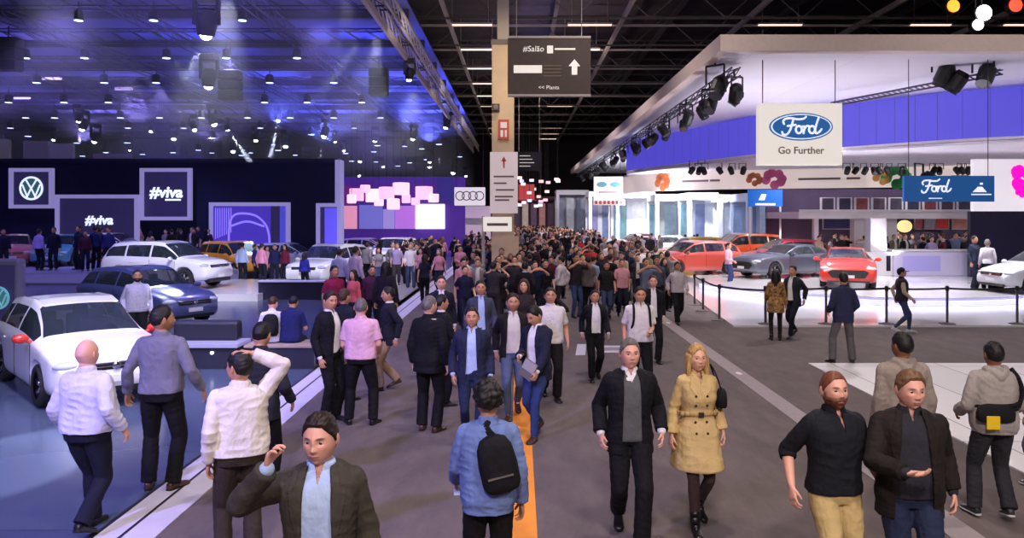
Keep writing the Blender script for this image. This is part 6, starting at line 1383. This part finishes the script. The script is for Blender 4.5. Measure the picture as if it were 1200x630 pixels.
# --- the crowd down the aisle and round the stands
rr = random.Random(21)
PROTO = []
def proto(k, **kw):
    r, d = figure('person', 'prototype %d' % k, (0, -60 - k, 0), 0, 1.76, q=1, **kw); parts = list(r.children)
    PROTO.append((r, parts, kw.get('female', False)))
top = lambda **k: ('top', 'pt', (120, 120, 120), dict(dict(off=.018), **k)); ijk = ('jacket', 'pj', (50, 50, 50), dict(off=.028, hem=.79, collar=0, open=OPENJ)); shu = ('shirt', 'ps', (220, 220, 220), dict(off=.008, sleeve='under'))
proto(0, pose=walk(.4, 1), wear=[shu, ijk]); proto(1, pose=Pose(), wear=[shu, ijk], bulk=1.1); proto(2, pose=walk(.35, -1), wear=[top(sleeve='short', hem=.9)]); proto(3, pose=Pose(handL=(.1, -.28, 1.1), handR=(-.12, -.28, 1.12), pitch=15), wear=[top()], bulk=1.05)
proto(4, pose=Pose(), female=True, style='long', hairlen=.3, wear=[top(hem=.86)]); proto(5, pose=walk(.35, 1), female=True, style='bob', wear=[top(sleeve='short')]); proto(6, pose=Pose(**PH), wear=[top(sleeve='short')]); proto(7, pose=walk(.45, -1), wear=[top(hem=.9, grow=.02)], bulk=1.12)
proto(8, pose=walk(.4, -1), wear=[shu, ijk], style='receding'); proto(9, pose=Pose(footL=(.14, -.1, 0, 15), handR=(-.2, -.25, 1.0)), wear=[top(hem=.86)], style='crop')
TOPC = [('black', (26, 23, 30), 13), ('dark grey', (54, 50, 58), 6), ('navy', (30, 33, 60), 8), ('white', (222, 214, 218), 7), ('pale blue', (150, 166, 200), 4), ('pink', (206, 140, 154), 3), ('red', (170, 46, 50), 2), ('beige', (186, 158, 132), 3), ('maroon', (92, 34, 50), 3), ('grey', (134, 128, 134), 4), ('orange', (206, 112, 60), 1), ('lilac', (164, 148, 190), 3), ('olive', (98, 92, 66), 1)]
BAG_ = [c for c in TOPC for _ in range(c[2])]
LEGC = [cloth('trouser_black', (19, 18, 22)), cloth('trouser_navy', (26, 30, 54)), cloth('jeans', (58, 70, 104)), cloth('trouser_darkgrey', (52, 48, 54))]
HM = []
for hk in ('black', 'dark', 'brown', 'grey', 'sand'):
    HM.append(mat('hair_' + hk, srgb(*HAIRS[hk]), rough=.6))
SK = {}
taken = [(a[0], a[1]) for a in ANCH]
first_used = set()
def crowd_person(x, y, z, rot, zone, named):
    k = rr.randrange(len(PROTO)); src, parts, fem = PROTO[k]; cn, rgb, _ = rr.choice(BAG_)
    jk = any(p.name.startswith('jacket') for p in parts)
    if jk and cn in ('pink', 'red', 'white', 'orange', 'pale blue', 'lilac'): cn, rgb = 'black', (30, 27, 34)
    c = src.copy(); COL.objects.link(c); c.location = (x, y, z); c.rotation_euler = (0, 0, math.radians(rot)); s = rr.uniform(.93, 1.03) * (.95 if fem else 1); c.scale = (s, s, s)
    hm = rr.choice(HM[:3] * 3 + HM[3:]); lg = rr.choice(LEGC)
    for p in parts:
        q = p.copy(); COL.objects.link(q); q.parent = c; st = p.name.split('.')[0]
        m_ = {'top': cloth('c_' + cn.replace(' ', ''), rgb), 'jacket': cloth('c_' + cn.replace(' ', ''), rgb), 'trousers': lg, 'hair': hm}.get(st)
        if m_: q.material_slots[0].link = 'OBJECT'; q.material_slots[0].material = m_
    gar = ('jacket' if jk else 'top'); who = 'woman' if fem else 'man'
    hn = {0: 'black-haired', 1: 'dark-haired', 2: 'brown-haired', 3: 'grey-haired', 4: 'fair-haired'}[HM.index(hm)]
    act = {6: ' photographing with both arms up', 3: ' looking down at a phone'}.get(k, '')
    if named:
        ax, ay, al = min(ANCH, key=lambda a: (a[0] - x) ** 2 + ((a[1] - y) * .6) ** 2)
        rel = 'behind' if y > ay + .8 else ('in front of' if y < ay - .8 else 'beside')
        short = ' '.join(al.split()[:7]).rstrip(',')
        for cut in (' walking', ' standing', ' turned', ' lifting', ' with', ' and', ' in mid', ' seen', ' half', ' facing', ' looking', ' by ', ' next', ' beside', ' striding', ' between'):
            i = (short + ' ').find(cut)
            if i > 14: short = short[:i]
        short = short.replace('man', 'the man', 1) if short.startswith('man') else 'the ' + short
        lab = f'{hn} {who} in {cn} {gar}{act}, {rel} {short}'; w = lab.split()
        if len(w) > 15: lab = ' '.join(w[:15])
        while lab.split()[-1] in ('a', 'and', 'the', 'in', 'of', 'with', 'by', 'his', 'pale', 'dark', 'short-sleeved', 'to', 'on', 'short'): lab = ' '.join(lab.split()[:-1])
        grp = None
        if lab in USED: lab = lab.replace(hn, 'another ' + hn, 1)
        if lab in USED: grp = 'look-alikes: ' + lab
    else:
        lab = f'small distant {who} in a {cn} {gar} {zone}'; grp = f'{zone}: {cn} {gar}s, {who}'
    USED.setdefault(lab, []).append(c); c['label'] = lab; c['category'] = 'person'
    if 'group' in c.keys(): del c['group']
    if grp: c['group'] = grp
    if grp and grp.startswith('look'):
        for o_ in USED[lab]: o_['group'] = grp
    taken.append((x, y)); return c
USED = {}
def in_car(x, y):
    for cx, cy, hd in CARPOS:
        dx, dy = x - cx, y - cy; a = math.radians(hd); u = dx * math.cos(a) + dy * math.sin(a); w = -dx * math.sin(a) + dy * math.cos(a)
        if abs(u) < 2.75 and abs(w) < 1.3: return True
    return False
def free(x, y, r=.62): return not in_car(x, y) and all((x - a) ** 2 + (y - b) ** 2 > r * r for a, b in taken)
n_named = len(ANCH); NP = 0
def try_place(n, fx, fy, z, zone, named, rotf, r=.62, ok=lambda x, y: True):
    global NP; done = 0; tries = 0
    while done < n and tries < n * 40:
        tries += 1; y = fy(); x = fx(y)
        if not free(x, y, r) or not ok(x, y): continue
        crowd_person(x, y, z, rotf(), zone, named); done += 1; NP += 1
toward = lambda: rr.choice([rr.uniform(-25, 25)] * 3 + [rr.uniform(150, 210)] * 2 + [rr.uniform(0, 360)])
col_ok = lambda x, y: not (-1.6 < x < .35 and 27.6 < y < 31.4)
def view_ok(x, y):   # keep the bare carpet bare
    px = VX + x * F / y; return col_ok(x, y) and not (y < 23 and px > 640 and not (690 < px < 800 and y > 20.5)) and not (y < 19 and 455 < px < 500)
try_place(16, lambda y: rr.uniform(-2.4, 1.3), lambda: rr.uniform(19.5, 24), 0, 'x', True, toward, .75, lambda x, y: view_ok(x, y) and (VX + x * F / y > 535 or rr.random() < .12))
try_place(60, lambda y: rr.uniform(-3.3, 5.2), lambda: rr.uniform(23.5, 35), 0, 'in the thick crowd around the column', False, toward, .62, lambda x, y: col_ok(x, y) and (VX + x * F / y > 545 or rr.random() < .3))
try_place(72, lambda y: rr.uniform(-3.4, 5.6), lambda: 35 + 22 * rr.random(), 0, 'in the packed aisle past the column', False, toward, .6)
try_place(26, lambda y: rr.uniform(-7.2, -3.6), lambda: rr.uniform(30, 46), .02, 'among the cars of the violet-lit stand', False, toward, .6, lambda x, y: not (VX + x * F / y < 430) )
try_place(14, lambda y: XatY(rr.uniform(235, 400), y), lambda: rr.uniform(44.0, 47), .02, 'near the lilac-framed screens', False, toward, .6, lambda x, y: y < 43.4 or x > -9.9)
try_place(13, lambda y: XatY(rr.uniform(150, 250), y), lambda: rr.uniform(40.5, 44.2), .5, 'on the rear stage before the navy wall', False, toward, .6)
try_place(38, lambda y: XatY(rr.uniform(955, 1142), y), lambda: rr.uniform(34.6, 40.8), .30, 'under the gallery behind the red car', False, toward, .55, lambda x, y: y > 35.6 or x > XatY(1060, y))
try_place(16, lambda y: XatY(rr.uniform(740, 950), y), lambda: rr.uniform(45.5, 49.2), .05, 'among the cars of the white stand', False, toward, .7)
for r_, parts, _ in PROTO:
    for p in parts:
        for q in list(p.children): bpy.data.objects.remove(q)
        bpy.data.objects.remove(p)
    bpy.data.objects.remove(r_)
# the mass of visitors too far off to tell apart
far = [MB() for _ in range(6)]
for k in range(520):
    y = 57 + 36 * rr.random(); x = rr.uniform(-3.6, 6.1 if y < 74 else (5 if y < 83 else 3.6)); h = rr.uniform(1.55, 1.85); m = far[rr.randrange(6)]; s = h / 1.76; w = rr.uniform(.9, 1.15)
    m.lathe([(.02, 0), (.13 * w, .02), (.15 * w, .5), (.17 * w, .85), (.16 * w, 1.05), (.21 * w, 1.35), (.20 * w, 1.42), (.06, 1.50)], (0, 0, 0), 'z', 8)
    n8 = 8 * 8; m.v[-n8:] = [(x + a[0], y + a[1] * .7, a[2] * s) for a in m.v[-n8:]]
    b0 = len(m.v); m.ball((x, y, 1.64 * s), (.085, .095, .125), 8, 1 if rr.random() < .5 else 2, 6)
MASS = MB()
cols = [(34, 30, 36), (60, 52, 60), (40, 44, 70), (200, 190, 196), (150, 90, 96), (120, 112, 130)]
for i, m in enumerate(far):
    for mi in sorted(set(m.m)): pass
    n = len(MASS.v); MASS.v += m.v; MASS.f += [tuple(q + n for q in f) for f in m.f]; MASS.m += [{0: i, 1: 6, 2: 7}[q] for q in m.m]
o = MASS.build('crowd', [cloth('far%d' % i, c) for i, c in enumerate(cols)] + [mat('far_hair', srgb(30, 22, 22), .8), mat('far_skin', srgb(190, 136, 110), .7)], None, smooth=True)
tag(o, 'dense mass of tiny visitors filling the far end of the aisle', 'crowd', None, 'stuff')
print('CROWD', NP, len(ANCH), sum(1 for x in COL.objects if x.name.startswith('person')))

for i in range(len(ANCH)):
    for j in range(i):
        a, b = ANCH[i], ANCH[j]; dd = math.hypot(a[0] - b[0], a[1] - b[1])
        if dd < .5: print('CLOSE', round(dd, 2), a[2][:40], '|', b[2][:40])
# ------------------------------------------------------------ light and camera
def spot(loc, target, e, col, size=80, blend=.6, r=.12, name='spot'):
    l = bpy.data.lights.new(name, 'SPOT'); l.energy = e; l.color = col; l.spot_size = math.radians(size); l.spot_blend = blend; l.shadow_soft_size = r
    o = bpy.data.objects.new(name, l); COL.objects.link(o); o.location = loc
    d = Vector(target) - Vector(loc); o.rotation_euler = d.to_track_quat('-Z', 'Y').to_euler(); return o
WARM = (1, .86, .80); COOL = (.86, .88, 1); VIO = (.36, .30, 1); BLU = (.14, .17, 1)
for y in (2, 9, 17, 26, 36, 48, 62, 78): spot((1.6, y, 13.2), (1.6, y + 1.0, 0), 2000 if y < 30 else 3200, WARM, 105, .8, .3)
spot((-.5, -3.5, 8.5), (0, 9, 1.2), 3000, WARM, 90, .8, .4); spot((6.5, -3.5, 8.5), (5, 9, 1.2), 2000, WARM, 90, .8, .4)  # fill added behind the camera to brighten the near visitors
for x, y in ((3, 20), (9, 20), (16, 20), (3, 34), (2.5, 50), (2.5, 68)): spot((x, y, 10.4), (x, y + 2, 16), 900, WARM, 150, 1., .1)  # up-lights added without fixtures, so the dark roof steel shows
spot((-.9, 22, 9.2), (-.6, 30, 8.2), 1300, (1, .82, .55), 40, .8, .1)  # warm spot put in to brighten the top of the column
for y in (16, 28, 42, 58): spot((-3.2, y, 8.6), (-4.5, y + 4, 9.9), 260, (1, .88, .78), 110, 1., .1)  # added warm lights that brighten the long border truss
spot((14, 6, 12), (18, 23, 7.8), 3800, WARM, 70, .9, .2); spot((2, 14, 12), (6, 30, 7.8), 1500, WARM, 60, .9, .2)  # unseen lamps added to lift the cream canopy fascia out of shadow
# right stand
for x, y in ((9, 26), (15, 27), (22, 28), (12, 34), (19, 36), (28, 32), (10, 44), (16, 50), (11, 58), (9, 70)):
    spot((x, y, 7.1), (x, y + .5, 0), 3300, (.97, .95, 1), 120, .9, .15)
for x, y in ((9, 30), (16, 34), (26, 27), (9, 48), (10, 66), (35, 30)): spot((x, y, 3.0 if y > 40 else 1.2), (x + .5, y, 8), 1500, (.90, .88, 1), 150, 1., .1)  # up-lights put in low down to whiten the canopy underside
spot((9, 21.4, 7.2), (7, 14, 0), 900, (1, .95, .95), 100, .8, .2)
spot((16, 21.4, 7.2), (12, 14, 0), 900, (1, .95, .95), 100, .8, .2)
spot((17, 33, 7.1), (17.5, 37, 1), 2600, (1, .95, .97), 80, .8, .1)
for x, y in ((14, 39.5), (18.5, 39.5), (24, 39)): spot((x, y, 2.6), (x, y, 0), 900, (1, .93, .9), 150, 1., .1); spot((x, y - 1.5, 5.3), (x, y + 1, 3), 420, (1, .93, .95), 120, 1., .1)  # lights added under and above the gallery, too dark otherwise
for x, y in ((8.5, 57), (10, 63), (9.5, 72), (16, 50), (12, 53)): spot((x, y, 6.8), (x, y + 4, 1), 3600, (.93, .96, 1), 130, .9, .15)
# left stand
hz = MB().box((-43.5, 15, 5.8), (-4.6, 84, 11.2)).build('haze', None or bpy.data.materials.new('haze')); tag(hz, 'thin blue-lit haze hanging under the lighting rig of the left stand', 'haze', None, 'stuff')
hm_ = hz.data.materials[0]; hm_.use_nodes = True; nt_ = hm_.node_tree; nt_.nodes.clear(); vo = nt_.nodes.new('ShaderNodeOutputMaterial'); vs = nt_.nodes.new('ShaderNodeVolumeScatter'); vs.inputs['Density'].default_value = .016; vs.inputs['Color'].default_value = (.8, .82, 1, 1); nt_.links.new(vs.outputs[0], vo.inputs['Volume'])
def beam(px, py, Y, tpx, tpy, e, size=7):
    a = atY(px, py, Y); b = atY(tpx, tpy, Y - 1.5); a = a + (b - a).normalized() * .55; spot(a, b, e, (.80, .86, 1), size, .3, .05)
beam(240, 44, 19, 222, 85, 15000, 9); beam(245, 103, 27.5, 236, 140, 12000); beam(480, 88, 34, 440, 120, 16000); beam(445, 20, 24, 405, 72, 12000); beam(524, 148, 48, 515, 190, 12000); beam(227, 148, 44, 205, 125, 12000); beam(381, 156, 48, 372, 200, 16000); beam(448, 194, 60, 450, 215, 14000); beam(266, 150, 45, 290, 185, 114000); beam(326, 140, 42, 318, 180, 114000)
for x, y in ((-7, 16), (-6.5, 26), (-14, 24), (-12, 33), (-22, 30), (-8, 38), (-18, 40), (-9, 50), (-28, 38)): spot((x, y, 9.3), (x + .3, y + .5, 0), 2100, VIO, 100, .8, .15)
for x, y, tx, ty, e in ((-4.6, 8.5, -7.2, 13, 3600), (-8, 22, -11.5, 28.5, 5500), (-10, 16, -10, 21.5, 1500), (-13, 30, -13.2, 37, 1600), (-4.5, 26, -7.6, 32.5, 2600), (-4.8, 37, -7, 43, 2600), (-16, 33, -19, 38, 900), (-4.8, 22, -5.2, 28, 700)):
    spot((x, y, 9.0), (tx, ty, .5), e, (.92, .92, 1), 45, .7, .12)
for x in (-7, -15, -24, -34):
    for y in (17, 27, 38, 50, 62): spot((x, y, 8.6), (x, y + .2, 12), {17: 420, 27: 700, 38: 1500, 50: 5200, 62: 8500}[y] * (.55 if x < -20 else 1), BLU if (x + y) % 2 else VIO, 160, 1., .1)  # added up-lights without fixtures, washing the ceiling sheet blue and violet
spot((-7, 0, 8.5), (-4.6, 8, 0), 6500, VIO, 62, .8, .3); spot((-7.5, 10, 8.8), (-4.2, 14, 0), 1500, VIO, 50, .8, .2); spot((-9, 4, 8.5), (-8, 10, 0), 900, (.45, .45, 1), 90, .8, .3)
w = bpy.data.worlds.new('World'); sc.world = w; w.use_nodes = True; w.node_tree.nodes['Background'].inputs[0].default_value = (.10, .09, .115, 1); w.node_tree.nodes['Background'].inputs[1].default_value = 1.
cam = bpy.data.cameras.new('camera'); co = bpy.data.objects.new('camera', cam); COL.objects.link(co); sc.camera = co
co.location = (0, 0, H); co.rotation_euler = (PI / 2, 0, 0); cam.sensor_width = 36; cam.lens = 36 * F / 1200
cam.shift_x = (600 - VX) / 1200; cam.shift_y = -(315 - VY) / 1200; cam.clip_end = 400
sc.view_settings.view_transform = 'Standard'; sc.view_settings.look = 'None'; sc.view_settings.exposure = 0; sc.view_settings.gamma = 1; sc.view_settings.use_curve_mapping = False
sc.cycles.use_denoising = True
bpy.data.scenes.remove(TMP)
